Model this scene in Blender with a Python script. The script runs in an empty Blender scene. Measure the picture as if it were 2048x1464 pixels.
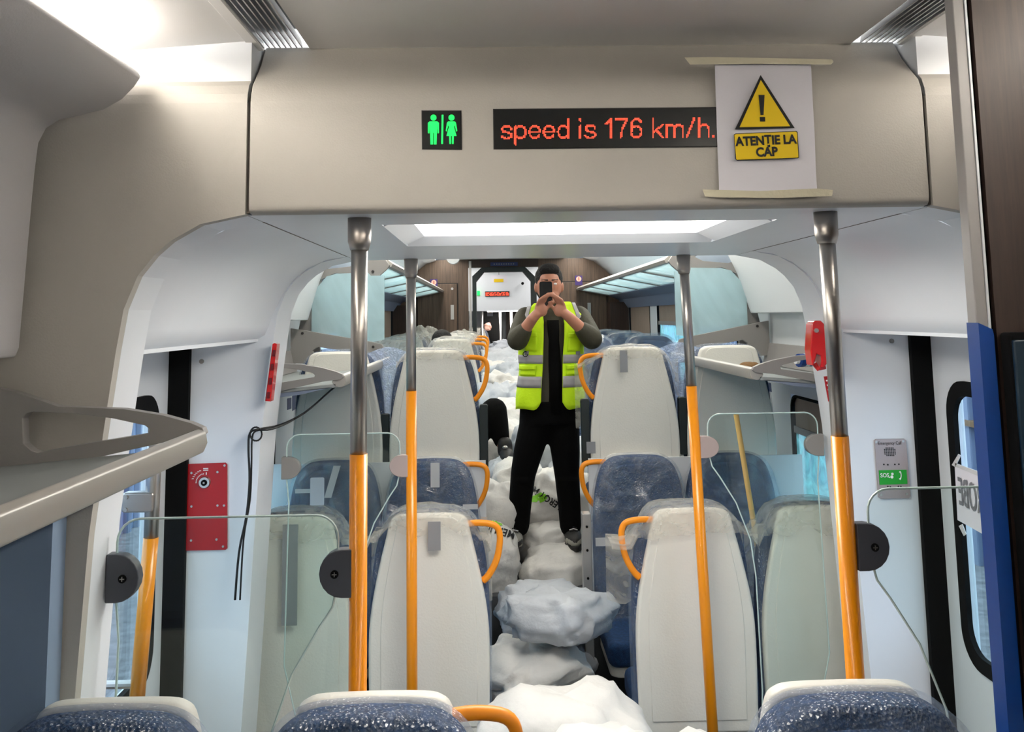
import bpy, bmesh, math, random
from mathutils import Vector, Matrix, noise
from mathutils.bvhtree import BVHTree
S = bpy.context.scene
COL = S.collection
R_ = random.Random(7)
PI = math.pi

# ------------------------------------------------------------------ camera, world, exposure
F_PX, PITCH, YAW, ROLL, Y0 = 1900.0, math.radians(7), math.radians(1.285), math.radians(.9), 399.0
EYE = Vector((-.225, 0, 2.05))
cF = Vector((math.sin(YAW)*math.cos(PITCH), math.cos(YAW)*math.cos(PITCH), math.sin(PITCH)))
r0 = Vector((math.cos(YAW), -math.sin(YAW), 0)); u0 = r0.cross(cF)
cR = r0*math.cos(ROLL) - u0*math.sin(ROLL); cU = u0*math.cos(ROLL) + r0*math.sin(ROLL)
cam_d = bpy.data.cameras.new('camera'); cam = bpy.data.objects.new('camera', cam_d); COL.objects.link(cam)
cam.matrix_world = Matrix(((cR.x, cU.x, -cF.x, EYE.x), (cR.y, cU.y, -cF.y, EYE.y), (cR.z, cU.z, -cF.z, EYE.z), (0, 0, 0, 1)))
cam_d.sensor_width = 36; cam_d.lens = 36*F_PX/2048; cam_d.shift_y = -(732-Y0)/2048; cam_d.clip_start = .05
S.camera = cam
def P(x, y, Y):
    """the point of the carriage seen at photo position x, y on the cross plane at distance Y"""
    d = cF + cR*((x-1024)/F_PX) - cU*((y-Y0)/F_PX)
    return EYE + d*(Y/d.y)
def PX(x, y, Y): q = P(x, y, Y); return (q.x, q.z)

w = bpy.data.worlds.new('sky'); S.world = w; w.use_nodes = True
bg = w.node_tree.nodes['Background']; bg.inputs[0].default_value = (.60, .77, 1.0, 1); bg.inputs[1].default_value = 3.2
S.view_settings.view_transform = 'Standard'; S.view_settings.look = 'None'; S.view_settings.gamma = 1
S.view_settings.use_curve_mapping = False; S.view_settings.exposure = 0.5
try: S.cycles.max_bounces = 10; S.cycles.transparent_max_bounces = 24
except Exception: pass
LAMP_NEAR, LAMP_DOOR, LAMP_FAR, LAMP_NEXT = 25.0, 11.0, 9.5, 6.0

# ------------------------------------------------------------------ materials
def srgb(r, g, b):
    f = lambda c: (c/255/12.92) if c/255 <= .04045 else ((c/255+.055)/1.055)**2.4
    return (f(r), f(g), f(b), 1)
def mat(name, col, rough=.5, metal=0., bump=0., bscale=40., vary=0., vscale=6., emit=None, spec=.5, trans=0., stretch=None, coat=0.):
    m = bpy.data.materials.new(name); m.use_nodes = True
    nt = m.node_tree; b = nt.nodes['Principled BSDF']
    b.inputs['Base Color'].default_value = col; b.inputs['Roughness'].default_value = rough
    b.inputs['Metallic'].default_value = metal; b.inputs['Specular IOR Level'].default_value = spec
    if coat: b.inputs['Coat Weight'].default_value = coat
    if emit: b.inputs['Emission Color'].default_value = col; b.inputs['Emission Strength'].default_value = emit
    tc = nt.nodes.new('ShaderNodeTexCoord'); mp = nt.nodes.new('ShaderNodeMapping')
    nt.links.new(tc.outputs['Object'], mp.inputs['Vector'])
    if stretch: mp.inputs['Scale'].default_value = stretch
    if vary:
        n = nt.nodes.new('ShaderNodeTexNoise'); n.inputs['Scale'].default_value = vscale; n.inputs['Detail'].default_value = 5
        nt.links.new(mp.outputs[0], n.inputs['Vector'])
        mx = nt.nodes.new('ShaderNodeMixRGB'); mx.blend_type = 'MIX'
        rp = nt.nodes.new('ShaderNodeValToRGB'); rp.color_ramp.elements[0].position = .35; rp.color_ramp.elements[1].position = .7
        nt.links.new(n.outputs['Fac'], rp.inputs[0]); nt.links.new(rp.outputs[0], mx.inputs['Fac'])
        mx.inputs[1].default_value = tuple(c*(1-vary) for c in col[:3])+(1,); mx.inputs[2].default_value = tuple(min(1, c*(1+vary)) for c in col[:3])+(1,)
        nt.links.new(mx.outputs[0], b.inputs['Base Color'])
    if bump:
        n2 = nt.nodes.new('ShaderNodeTexNoise'); n2.inputs['Scale'].default_value = bscale; n2.inputs['Detail'].default_value = 4
        nt.links.new(mp.outputs[0], n2.inputs['Vector'])
        bp = nt.nodes.new('ShaderNodeBump'); bp.inputs['Strength'].default_value = bump; bp.inputs['Distance'].default_value = .01
        nt.links.new(n2.outputs['Fac'], bp.inputs['Height']); nt.links.new(bp.outputs[0], b.inputs['Normal'])
    return m
M = {}
M['beige'] = mat('beige_panel', srgb(180, 176, 169), .55, bump=.08, bscale=220, vary=.02)
M['white'] = mat('white_moulding', srgb(226, 230, 236), .3, vary=.015, vscale=3)
M['ceil'] = mat('ceiling_white', srgb(236, 234, 232), .6, vary=.01)
M['duct'] = mat('duct_cover_grey', srgb(190, 188, 190), .5, bump=.05, bscale=200)
M['dark'] = mat('dark_gap', srgb(40, 38, 38), .8)
M['black'] = mat('black_rubber', srgb(5, 6, 7), .9, spec=.2)
M['seam'] = mat('seam_grey', srgb(110, 104, 98), .7)
M['steel'] = mat('brushed_steel', srgb(186, 182, 177), .34, 1.0, bump=.05, bscale=60, stretch=(1, 1, .05))
M['steel2'] = mat('satin_steel_cap', srgb(176, 170, 164), .38, 1.0)
M['orange'] = mat('orange_paint', srgb(234, 144, 4), .3, coat=.3)
M['orange_h'] = mat('orange_handle_plastic', srgb(248, 150, 20), .4)
M['rackgrey'] = mat('rack_bracket_grey', srgb(138, 135, 133), .45, bump=.05, bscale=180)
M['rail'] = mat('rack_rail_grey', srgb(172, 169, 163), .35, .25)
M['shelf'] = mat('rack_shelf_grey', srgb(142, 148, 148), .5)
M['rackblue'] = mat('rack_underside_blue_grey', srgb(118, 130, 152), .5)
M['bluish_light'] = mat('wall_painted_bluish_light', srgb(128, 148, 172), .5)  # bluish window light on the wall, put into a flat base colour
M['wallw'] = mat('side_wall_white', srgb(220, 224, 228), .45)
M['shell'] = mat('seat_shell_white', srgb(224, 222, 214), .42, bump=.12, bscale=120, vary=.02, vscale=4)
M['fabric'] = mat('seat_fabric_blue', srgb(18, 56, 98), .85, bump=.5, bscale=260, vary=.3, vscale=60)
M['fabric_dark'] = mat('seat_fabric_side', srgb(18, 38, 74), .85, bump=.3, bscale=200)
M['armrest'] = mat('armrest_dark_green', srgb(20, 32, 34), .5)
M['plastic_dk'] = mat('clamp_charcoal', srgb(72, 74, 82), .4)
M['plastic_dk2'] = mat('clamp_pink_grey', srgb(168, 152, 148), .5)
M['red'] = mat('red_panel', srgb(172, 0, 10), .4)
M['redplastic'] = mat('glossy_red_plastic', srgb(205, 12, 18), .2, coat=.5)
M['paper'] = mat('paper_white', srgb(222, 220, 228), .8, bump=.15, bscale=14)
M['tape_m'] = mat('masking_tape', srgb(206, 200, 176), .6, bump=.3, bscale=60)
M['tape_g'] = mat('grey_tape', srgb(140, 142, 146), .5)
M['tape_w'] = mat('white_tape', srgb(204, 204, 206), .6)
M['yellow'] = mat('sign_yellow', srgb(232, 196, 10), .7)
M['ink'] = mat('ink_black', srgb(22, 22, 24), .7)
M['inkgrey'] = mat('ink_grey', srgb(120, 120, 126), .7)
M['disp'] = mat('display_black', srgb(26, 27, 27), .22)
M['led'] = mat('led_red_orange', srgb(255, 84, 58), .5, emit=.85)
M['leddark'] = mat('display_dark', srgb(14, 14, 14), .3)
M['green_e'] = mat('green_lit_symbol', srgb(10, 255, 96), .5, emit=.62)
M['green'] = mat('green_label', srgb(20, 160, 40), .5)
M['navy'] = mat('navy_sticker', srgb(32, 46, 96), .5)
M['purple'] = mat('purple_sticker', srgb(60, 40, 110), .5)
M['white_ink'] = mat('white_print', srgb(240, 240, 240), .6)
M['alu'] = mat('aluminium_trim', srgb(176, 174, 172), .35, .6)
M['post'] = mat('edge_post_grey', srgb(150, 147, 146), .45)
M['blue_trim'] = mat('blue_trim_plastic', srgb(0, 60, 140), .4)
M['intercom'] = mat('intercom_steel', srgb(176, 162, 160), .45, .5, bump=.05, bscale=100)
M['teal_scr'] = mat('screen_bezel_teal', srgb(18, 42, 58), .35)
M['floor'] = mat('floor_dark_grey', srgb(78, 82, 86), .6, vary=.12, vscale=20, bump=.1, bscale=200)
M['sack'] = mat('white_sack', srgb(216, 214, 210), .55, bump=.5, bscale=26, vary=.04, vscale=9)
M['sack2'] = mat('grey_sack', srgb(186, 191, 198), .5, bump=.6, bscale=22, vary=.08, vscale=8)
M['sackgreen'] = mat('sack_green_print', srgb(130, 205, 40), .5)
M['cable'] = mat('black_cable', srgb(16, 16, 18), .5)
M['stick'] = mat('wooden_stick', srgb(255, 200, 110), .5, vary=.08, vscale=20, stretch=(1, 1, .2))
M['hair'] = mat('black_hair', srgb(14, 12, 12), .8, bump=.8, bscale=90)
M['skin'] = mat('skin', srgb(186, 128, 104), .5, vary=.05, vscale=20)
M['jacket'] = mat('olive_jacket', srgb(58, 56, 42), .7, bump=.35, bscale=30)
M['blackcloth'] = mat('black_cloth', srgb(7, 7, 8), .95, spec=.15, bump=.2, bscale=60)
M['vest'] = mat('hi_vis_yellow', srgb(208, 250, 10), .7, bump=.25, bscale=60)
M['reflect'] = mat('reflective_grey_band', srgb(160, 158, 160), .5)
M['shoe'] = mat('shoe_black', srgb(28, 27, 27), .6)
M['shoeg'] = mat('shoe_grey', srgb(150, 148, 138), .7)
M['sole'] = mat('shoe_sole', srgb(36, 34, 33), .7)
M['phone'] = mat('phone_black', srgb(12, 12, 14), .2)
M['blind'] = mat('window_blind', srgb(150, 132, 118), .8, vary=.05)
M['metal_out'] = mat('outdoor_steel_blue', srgb(150, 168, 200), .6, vary=.15, vscale=1.2)
M['ground'] = mat('gravel', srgb(120, 118, 118), .9, vary=.3, vscale=8)
M['cream'] = mat('cream_fabric', srgb(206, 200, 180), .7, bump=.4, bscale=20)
M['brown'] = mat('brown_fluff', srgb(120, 88, 50), .9, bump=1, bscale=60)
M['pinkskin'] = mat('orange_handle_wrapped', srgb(236, 180, 160), .5)
def wood(name, a, b, sc=1.):
    m = bpy.data.materials.new(name); m.use_nodes = True; nt = m.node_tree; bs = nt.nodes['Principled BSDF']
    tc = nt.nodes.new('ShaderNodeTexCoord'); mp = nt.nodes.new('ShaderNodeMapping'); mp.inputs['Scale'].default_value = (26*sc, 26*sc, 1.2*sc)
    n = nt.nodes.new('ShaderNodeTexNoise'); n.inputs['Scale'].default_value = 2; n.inputs['Detail'].default_value = 7; n.inputs['Roughness'].default_value = .65
    rp = nt.nodes.new('ShaderNodeValToRGB'); rp.color_ramp.elements[0].position = .3; rp.color_ramp.elements[1].position = .7
    rp.color_ramp.elements[0].color = a; rp.color_ramp.elements[1].color = b
    nt.links.new(tc.outputs['Object'], mp.inputs[0]); nt.links.new(mp.outputs[0], n.inputs['Vector']); nt.links.new(n.outputs['Fac'], rp.inputs[0])
    nt.links.new(rp.outputs[0], bs.inputs['Base Color']); bs.inputs['Roughness'].default_value = .5
    return m
M['wood'] = wood('walnut_panel', srgb(62, 48, 40), srgb(104, 84, 68))
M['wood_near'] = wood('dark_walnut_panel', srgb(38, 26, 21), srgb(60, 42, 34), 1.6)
def film(name, tint, amount, scale=18, rough=.25, gloss=.25, lo=.3, hi=.75, vor=0):
    """thin translucent sheet: see-through with milky creases"""
    m = bpy.data.materials.new(name); m.use_nodes = True; nt = m.node_tree; nt.nodes.clear()
    out = nt.nodes.new('ShaderNodeOutputMaterial'); tr = nt.nodes.new('ShaderNodeBsdfTransparent')
    df = nt.nodes.new('ShaderNodeBsdfDiffuse'); df.inputs[0].default_value = tint
    tl = nt.nodes.new('ShaderNodeBsdfTranslucent'); tl.inputs[0].default_value = tint
    gl = nt.nodes.new('ShaderNodeBsdfGlossy'); gl.inputs['Roughness'].default_value = rough; gl.inputs[0].default_value = (1, 1, 1, 1)
    tc = nt.nodes.new('ShaderNodeTexCoord'); n = nt.nodes.new('ShaderNodeTexNoise'); n.inputs['Scale'].default_value = scale; n.inputs['Detail'].default_value = 6
    n.inputs['Distortion'].default_value = 1.5
    nt.links.new(tc.outputs['Object'], n.inputs['Vector'])
    mr = nt.nodes.new('ShaderNodeMapRange'); mr.inputs[1].default_value = lo; mr.inputs[2].default_value = hi
    mr.inputs[3].default_value = amount*.45; mr.inputs[4].default_value = min(1, amount*1.6)
    nt.links.new(n.outputs['Fac'], mr.inputs[0])
    bp = nt.nodes.new('ShaderNodeBump'); bp.inputs['Strength'].default_value = .8; bp.inputs['Distance'].default_value = .02
    src = n.outputs['Fac']
    if vor:
        v = nt.nodes.new('ShaderNodeTexVoronoi'); v.inputs['Scale'].default_value = vor; nt.links.new(tc.outputs['Object'], v.inputs['Vector'])
        ad = nt.nodes.new('ShaderNodeMath'); ad.operation = 'MULTIPLY_ADD'; ad.inputs[1].default_value = .5
        nt.links.new(v.outputs['Distance'], ad.inputs[0]); nt.links.new(n.outputs['Fac'], ad.inputs[2]); src = ad.outputs[0]
    nt.links.new(src, bp.inputs['Height'])
    for s_ in (df, gl): nt.links.new(bp.outputs[0], s_.inputs['Normal'])
    m1 = nt.nodes.new('ShaderNodeMixShader'); m1.inputs[0].default_value = .5; nt.links.new(df.outputs[0], m1.inputs[1]); nt.links.new(tl.outputs[0], m1.inputs[2])
    m2 = nt.nodes.new('ShaderNodeMixShader'); m2.inputs[0].default_value = gloss; nt.links.new(m1.outputs[0], m2.inputs[1]); nt.links.new(gl.outputs[0], m2.inputs[2])
    m3 = nt.nodes.new('ShaderNodeMixShader'); nt.links.new(mr.outputs[0], m3.inputs[0]); nt.links.new(tr.outputs[0], m3.inputs[1]); nt.links.new(m2.outputs[0], m3.inputs[2])
    nt.links.new(m3.outputs[0], out.inputs[0]); return m
M['film'] = film('clear_plastic_wrap', srgb(216, 224, 236), .24, 7, .22, .45, .47, .74)
M['filmtop'] = film('milky_plastic_wrap', srgb(226, 222, 210), .34, 8, .4, .1)
M['bubble'] = film('bubble_wrap', srgb(190, 208, 236), .20, 9, .25, .35, vor=110)
M['cyan'] = film('cyan_plastic_film', srgb(165, 248, 240), .62, 7, .3, .15, .3, .75)
M['frost'] = film('frosted_blue_glass', srgb(206, 234, 240), .9, 1, .3, .08)
def glassm(name, tint, refl=.06, op=0.):
    m = bpy.data.materials.new(name); m.use_nodes = True; nt = m.node_tree; nt.nodes.clear()
    out = nt.nodes.new('ShaderNodeOutputMaterial'); tr = nt.nodes.new('ShaderNodeBsdfTransparent'); tr.inputs[0].default_value = tint
    gl = nt.nodes.new('ShaderNodeBsdfGlossy'); gl.inputs['Roughness'].default_value = .02
    lw = nt.nodes.new('ShaderNodeLayerWeight'); pw_ = nt.nodes.new('ShaderNodeMath'); pw_.operation = 'POWER'; pw_.inputs[1].default_value = 4
    nt.links.new(lw.outputs['Facing'], pw_.inputs[0]); fr = nt.nodes.new('ShaderNodeMath'); fr.operation = 'MULTIPLY_ADD'; fr.inputs[1].default_value = .45; fr.inputs[2].default_value = .03; nt.links.new(pw_.outputs[0], fr.inputs[0])
    mx = nt.nodes.new('ShaderNodeMixShader'); nt.links.new(fr.outputs[0], mx.inputs[0]); nt.links.new(tr.outputs[0], mx.inputs[1]); nt.links.new(gl.outputs[0], mx.inputs[2])
    nt.links.new(mx.outputs[0], out.inputs[0]); return m
M['glass'] = glassm('clear_glass', (.93, .97, .96, 1))
M['glassedge'] = mat('glass_polished_edge', srgb(196, 214, 212), .2)
def lampm(name, col, k):
    return mat(name, col, .5, emit=k)
M['lamp_near'] = lampm('light_strip_warm', (1, .95, .86, 1), LAMP_NEAR)
M['lamp_door'] = lampm('light_panel', (1, .96, .88, 1), LAMP_DOOR)
M['lamp_far'] = lampm('light_strip_far', (1, .95, .85, 1), LAMP_FAR)
M['lamp_next'] = lampm('light_strip_next', (1, .97, .93, 1), LAMP_NEXT)

# ------------------------------------------------------------------ builders
def root_off(o):
    v = Vector((0, 0, 0))
    while o is not None: v += o.location; o = o.parent
    return v
def setp(o, label=None, cat=None, group=None, kind=None):
    if label: o['label'] = label
    if cat: o['category'] = cat
    if group: o['group'] = group
    if kind: o['kind'] = kind
    return o
def thing(name, loc, label=None, cat=None, group=None, kind=None):
    o = bpy.data.objects.new(name, None); COL.objects.link(o); o.location = loc; o.empty_display_size = .1
    return setp(o, label, cat, group, kind)
def mk(name, vf, m, parent=None, smooth=False, bevel=0, seg=2, sub=0, **kw):
    V, Fc = vf
    V = [Vector(v) for v in V]
    if parent is not None: off = root_off(parent)
    else:
        xs = [v.x for v in V]; ys = [v.y for v in V]; zs = [v.z for v in V]
        off = Vector(((min(xs)+max(xs))/2, (min(ys)+max(ys))/2, min(zs)))
    me = bpy.data.meshes.new(name); me.from_pydata([tuple(v-off) for v in V], [], Fc)
    bm = bmesh.new(); bm.from_mesh(me); bmesh.ops.recalc_face_normals(bm, faces=bm.faces[:]); bm.to_mesh(me); bm.free()
    me.materials.append(m if not isinstance(m, str) else M[m])
    o = bpy.data.objects.new(name, me); COL.objects.link(o)
    if parent is not None: o.parent = parent
    else: o.location = off
    if smooth or bevel or sub:
        for p in me.polygons: p.use_smooth = True
        if not sub and bevel == 0 and smooth == 'auto': pass
    if bevel:
        b = o.modifiers.new('bevel', 'BEVEL'); b.width = bevel; b.segments = seg; b.limit_method = 'ANGLE'; b.angle_limit = math.radians(40); b.harden_normals = False
        wn = o.modifiers.new('wn', 'WEIGHTED_NORMAL')
    if sub:
        s_ = o.modifiers.new('sub', 'SUBSURF'); s_.levels = sub; s_.render_levels = sub
    return setp(o, **kw)
def join(*vfs):
    V, Fc = [], []
    for v, f in vfs:
        n = len(V); V += [tuple(p) for p in v]; Fc += [tuple(i+n for i in q) for q in f]
    return V, Fc
def box(x0, x1, y0, y1, z0, z1):
    V = [(x, y, z) for z in (z0, z1) for y in (y0, y1) for x in (x0, x1)]
    return V, [(0, 2, 3, 1), (4, 5, 7, 6), (0, 1, 5, 4), (1, 3, 7, 5), (3, 2, 6, 7), (2, 0, 4, 6)]
def prism(pts, y0, y1, ax='y'):
    """closed outline in x,z extruded along y (or outline y,z along x / x,y along z)"""
    n = len(pts)
    g = {'y': lambda a, b, t: (a, t, b), 'x': lambda a, b, t: (t, a, b), 'z': lambda a, b, t: (a, b, t)}[ax]
    V = [g(a, b, y0) for a, b in pts]+[g(a, b, y1) for a, b in pts]
    return V, [tuple(range(n)), tuple(range(2*n-1, n-1, -1))]+[(i, (i+1) % n, n+(i+1) % n, n+i) for i in range(n)]
def sweep(prof, y0, y1, th=None, ny=1):
    """open x,z profile drawn out along y as a sheet; th gives it thickness"""
    if th:
        n = len(prof); nrm = []
        for i in range(n):
            a = Vector(prof[max(0, i-1)]); b = Vector(prof[min(n-1, i+1)]); d = (b-a).normalized(); nrm.append(Vector((-d.y, d.x)))
        out = [tuple(Vector(p)+nrm[i]*th) for i, p in enumerate(prof)]
        return prism(list(prof)+out[::-1], y0, y1)
    V = []; n = len(prof)
    for j in range(ny+1): V += [(a, y0+(y1-y0)*j/ny, b) for a, b in prof]
    return V, [(j*n+i, j*n+i+1, (j+1)*n+i+1, (j+1)*n+i) for j in range(ny) for i in range(n-1)]
def tube(pts, r, n=12, cap=True, flat=1.):
    pts = [Vector(p) for p in pts]; V, Fc = [], []
    rr = r if isinstance(r, (list, tuple)) else [r]*len(pts)
    up = None
    for i, p in enumerate(pts):
        d = (pts[min(i+1, len(pts)-1)]-pts[max(0, i-1)]).normalized()
        if up is None: up = d.orthogonal().normalized()
        up = (up-d*up.dot(d)).normalized(); sd = d.cross(up)
        for k in range(n):
            a = 2*PI*k/n; V.append(p+(up*math.cos(a)*flat+sd*math.sin(a))*rr[i])
    for i in range(len(pts)-1):
        for k in range(n): Fc.append((i*n+k, i*n+(k+1) % n, (i+1)*n+(k+1) % n, (i+1)*n+k))
    if cap: Fc.append(tuple(range(n))[::-1]); Fc.append(tuple((len(pts)-1)*n+k for k in range(n)))
    return V, Fc
def smoothpath(pts, k=4):
    pts = [Vector(p) for p in pts]; out = []
    for i in range(len(pts)-1):
        a, b, c, d = pts[max(0, i-1)], pts[i], pts[i+1], pts[min(len(pts)-1, i+2)]
        for j in range(k):
            t = j/k; out.append(.5*((2*b)+(c-a)*t+(2*a-5*b+4*c-d)*t*t+(3*b-a-3*c+d)*t**3))
    return out+[pts[-1]]
def rrect(x0, x1, z0, z1, r, n=5):
    out = []
    for cx, cz, a0 in ((x1-r, z1-r, 0), (x0+r, z1-r, 90), (x0+r, z0+r, 180), (x1-r, z0+r, 270)):
        for k in range(n+1):
            a = math.radians(a0+90*k/n); out.append((cx+r*math.cos(a), cz+r*math.sin(a)))
    return out
def disc(c, r, y0, y1, n=20): return prism([(c[0]+r*math.cos(2*PI*k/n), c[1]+r*math.sin(2*PI*k/n)) for k in range(n)], y0, y1)
def copy_tree(o, parent=None):
    c = o.copy(); COL.objects.link(c); c.parent = parent
    for ch in list(o.children): copy_tree(ch, c)
    return c
def drop(o):
    for ch in list(o.children): drop(ch)
    bpy.data.objects.remove(o)
DG = None
def textmesh(body, size, bold=0., sx=1., ext=.0):
    cu = bpy.data.curves.new('t', 'FONT'); cu.body = body; cu.size = size; cu.offset = bold; cu.align_x = 'CENTER'; cu.align_y = 'CENTER'; cu.resolution_u = 3
    o = bpy.data.objects.new('t', cu); COL.objects.link(o)
    dg = bpy.context.evaluated_depsgraph_get(); dg.update(); me = bpy.data.meshes.new_from_object(o.evaluated_get(dg))
    V = [(v.co.x*sx, v.co.y) for v in me.vertices]; Fc = [tuple(p.vertices) for p in me.polygons]
    bpy.data.objects.remove(o); bpy.data.meshes.remove(me)
    return V, Fc
def text(name, body, size, o, ux, uz, m, parent, bold=0., sx=1.):
    """flat lettering: o centre, ux reading direction, uz up"""
    V, Fc = textmesh(body, size, bold, sx); ux = Vector(ux); uz = Vector(uz); o = Vector(o)
    return mk(name, ([o+ux*a+uz*b for a, b in V], Fc), m, parent)

# ================================================================== SETTING
# sections: near seats Y<2.1 | bulkhead 2.1-2.4 | door bay 2.4-3.6 | bulkhead 3.6-3.85 | low seats to 5.2 | raised floor to 11.9 | next car
HW = 1.42
ARCH = [(-1.17, 0), (-1.12, .9), (-1.085, 1.6), (-1.066, 1.78), (-1.054, 1.884), (-1.041, 1.99), (-1.028, 2.077), (-1.0, 2.15), (-.965, 2.195), (-.93, 2.226), (-.867, 2.262), (-.765, 2.283)]
mk('floor', join(box(-1.5, 1.5, -3, 5.1, -.06, 0)), 'floor', kind='structure')
mk('floor_raised', join(box(-1.5, 1.5, 5.1, 16.5, -.06, .62)), 'floor', kind='structure', label='raised floor of the upper seating section')
mk('ground', box(-40, 40, -20, 60, -1.3, -1.2), 'ground', kind='structure')

def bulkhead(name, y0, y1, m, arch=ARCH, top=2.72):
    root = thing(name, (0, y0, 0), kind='structure')
    for s, n in ((-1, 'side_panel'), (1, 'side_panel')):
        pts = [(s*-x if s > 0 else x, z) for x, z in arch]
        pts = [(-a if s > 0 and False else a, b) for a, b in pts]
        poly = pts+[(s*.765, top), (s*1.5, top), (s*1.5, 0)]
        mk('side_panel', prism(poly, y0, y1), m, root)
    return root
# --- near bulkhead: beige face with its leaning top, split by two seams
wf = thing('wall_front', (0, 2.1, 0), kind='structure')
lean = [(2.10, 2.535), (2.104, 2.556), (2.115, 2.578), (2.14, 2.60), (2.19, 2.645), (2.235, 2.70)]
for s in (-1, 1):
    pts = [(s*abs(x), z) for x, z in ARCH]
    face = pts+[(s*.7685, 2.283), (s*.7685, 2.535), (s*1.48, 2.535), (s*1.48, 0)]
    strip = ([(x, y, z) for x in (s*.7685, s*1.48) for y, z in lean], [(i, i+1, len(lean)+i+1, len(lean)+i) for i in range(len(lean)-1)])
    mk('side_panel', join(prism(face, 2.10, 2.13), strip), 'beige', wf)
hp = [(2.13, 2.283), (2.112, 2.285), (2.103, 2.291), (2.10, 2.302)]+lean+[(2.26, 2.70), (2.26, 2.3)]
mk('header_panel', prism(hp, -.7615, .7615, 'x'), 'beige', wf, smooth=False, bevel=.003)
for s in (-1, 1): mk('seam', prism([(2.112, 2.286), (2.112, 2.54), (2.2, 2.64), (2.25, 2.7), (2.3, 2.7), (2.3, 2.286)], s*.7685, s*.7615, 'x'), 'seam', wf)
for s in (-1, 1):
    pts = [(s*abs(x), z) for x, z in ARCH]
    mk('arch_reveal', prism(pts+[(s*.7685, 2.283), (s*.7685, 2.70), (s*1.5, 2.70), (s*1.5, 0)], 2.1305, 2.27), 'white', wf)
# --- door bay ceiling: side coves that sweep down over the doors, and the flat middle with the light
COVE = [(.772, 2.282), (.85, 2.270), (.92, 2.238), (.97, 2.198), (1.01, 2.145), (1.04, 2.085), (1.06, 2.03), (1.075, 1.995), (1.105, 1.978)]
cb = thing('ceiling_door_bay', (0, 2.42, 2.28), kind='structure')
for s in (-1, 1):
    prof = [(s*x, z) for x, z in COVE]
    n = len(prof); V = []; ys = [2.279, 2.31, 2.5, 3.0, 3.4, 3.6]
    for j, y in enumerate(ys):
        for i, (x, z) in enumerate(prof):
            fl = max(0, (2.12-z))*(1.0 if y < 2.29 else 0)     # the near edge flares outwards at its foot
            V.append((x+s*fl*.25, y, z))
    Fc = [(j*n+i, j*n+i+1, (j+1)*n+i+1, (j+1)*n+i) for j in range(len(ys)-1) for i in range(n-1)]
    mk('cove_panel', join((V, Fc)), 'white', cb, smooth=True)
    mk('cove_lip', box(min(s*1.10, s*1.48), max(s*1.10, s*1.48), 2.28, 3.6, 1.97, 1.985), 'white', cb)
    mk('cove_gap', sweep([(s*(x+.012), z+.012) for x, z in COVE[2:]], 2.262, 2.30), 'dark', cb)
def holed(x0, x1, y0, y1, hx0, hx1, hy0, hy1, z0, z1):
    return join(box(x0, hx0, y0, y1, z0, z1), box(hx1, x1, y0, y1, z0, z1), box(hx0, hx1, y0, hy0, z0, z1), box(hx0, hx1, hy1, y1, z0, z1))
mk('middle_panel', holed(-.7685, .7685, 2.13, 3.85, -.50, .50, 2.38, 3.12, 2.283, 2.31), 'white', cb)
for s in (-1, 1): mk('seam', box(min(s*.7685, s*.7725), max(s*.7685, s*.7725), 2.13, 3.85, 2.282, 2.30), 'seam', cb)
cl = thing('ceiling_light', (0, 2.8, 2.28), 'rectangular recessed light panel in the low white ceiling over the doors', 'light')
mk('frame', join(prism([(2.38, 2.2825), (2.43, 2.30), (2.43, 2.33), (2.38, 2.33)], -.50, .50, 'x'), prism([(3.12, 2.2825), (3.06, 2.31), (3.06, 2.33), (3.12, 2.33)], -.50, .50, 'x'),
     prism([(-.5, 2.2825), (-.44, 2.31), (-.44, 2.33), (-.5, 2.33)], 2.43, 3.06), prism([(.5, 2.2825), (.44, 2.31), (.44, 2.33), (.5, 2.33)], 2.43, 3.06)), 'white', cl)
mk('diffuser', box(-.46, .46, 2.41, 3.08, 2.325, 2.332), 'lamp_door', cl)
# --- far bulkhead of the door bay
wb = thing('wall_back', (0, 3.6, 0), kind='structure')
for s in (-1, 1):
    pts = [(s*abs(x), z) for x, z in ARCH]
    mk('arch_panel', prism([(s*(abs(x)), z) for x, z in ARCH]+[(s*.772, 2.283), (s*.772, 2.72), (s*1.5, 2.72), (s*1.5, 0)], 3.6, 3.85), 'white', wb, bevel=.012)
    mk('door_seal', box(min(s*1.345, s*1.42), max(s*1.345, s*1.42), 3.575, 3.6, 0, 1.975), 'black', wb)
    mk('screw_cover', disc((PX(402, 723, 3.59) if s < 0 else PX(1785, 682, 3.59)), .0085, 3.594, 3.6), 'rackgrey', wb)
mk('fascia', box(-.77, .77, 3.83, 3.86, 2.285, 2.76), 'white', wb)

# --- near ceiling with louvred vents, light slots and side ducts
cn = thing('ceiling', (0, -3, 2.7), kind='structure')
mk('middle_panel', box(-.655, .655, -3, 2.235, 2.695, 2.72), 'ceil', cn)
for s in (-1, 1):
    x0, x1 = s*.785, s*1.2
    mk('outer_panel', prism([(x0, 2.685), (x1, 2.655), (x1, 2.68), (x0, 2.71)], -3, 2.2), 'ceil', cn)
    mk('edge_strip', box(min(s*.757, s*.782), max(s*.757, s*.782), -3, 2.2, 2.682, 2.70), 'ceil', cn)
    mk('vent_cavity', box(min(s*.655, s*.785), max(s*.655, s*.785), -3, 2.24, 2.76, 2.78), 'black', cn)
    for k in range(8):
        xa = s*(.665+k*.0128)
        mk('vent_slat', prism([(xa, 2.688), (xa+s*.003, 2.688), (xa+s*.009, 2.712), (xa+s*.006, 2.712)], -.6, 2.2), 'alu', cn)
    mk('vent_backing', box(min(s*.66, s*.76), max(s*.66, s*.76), 1.7, 2.2, 2.735, 2.745), 'shelf', cn)
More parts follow.
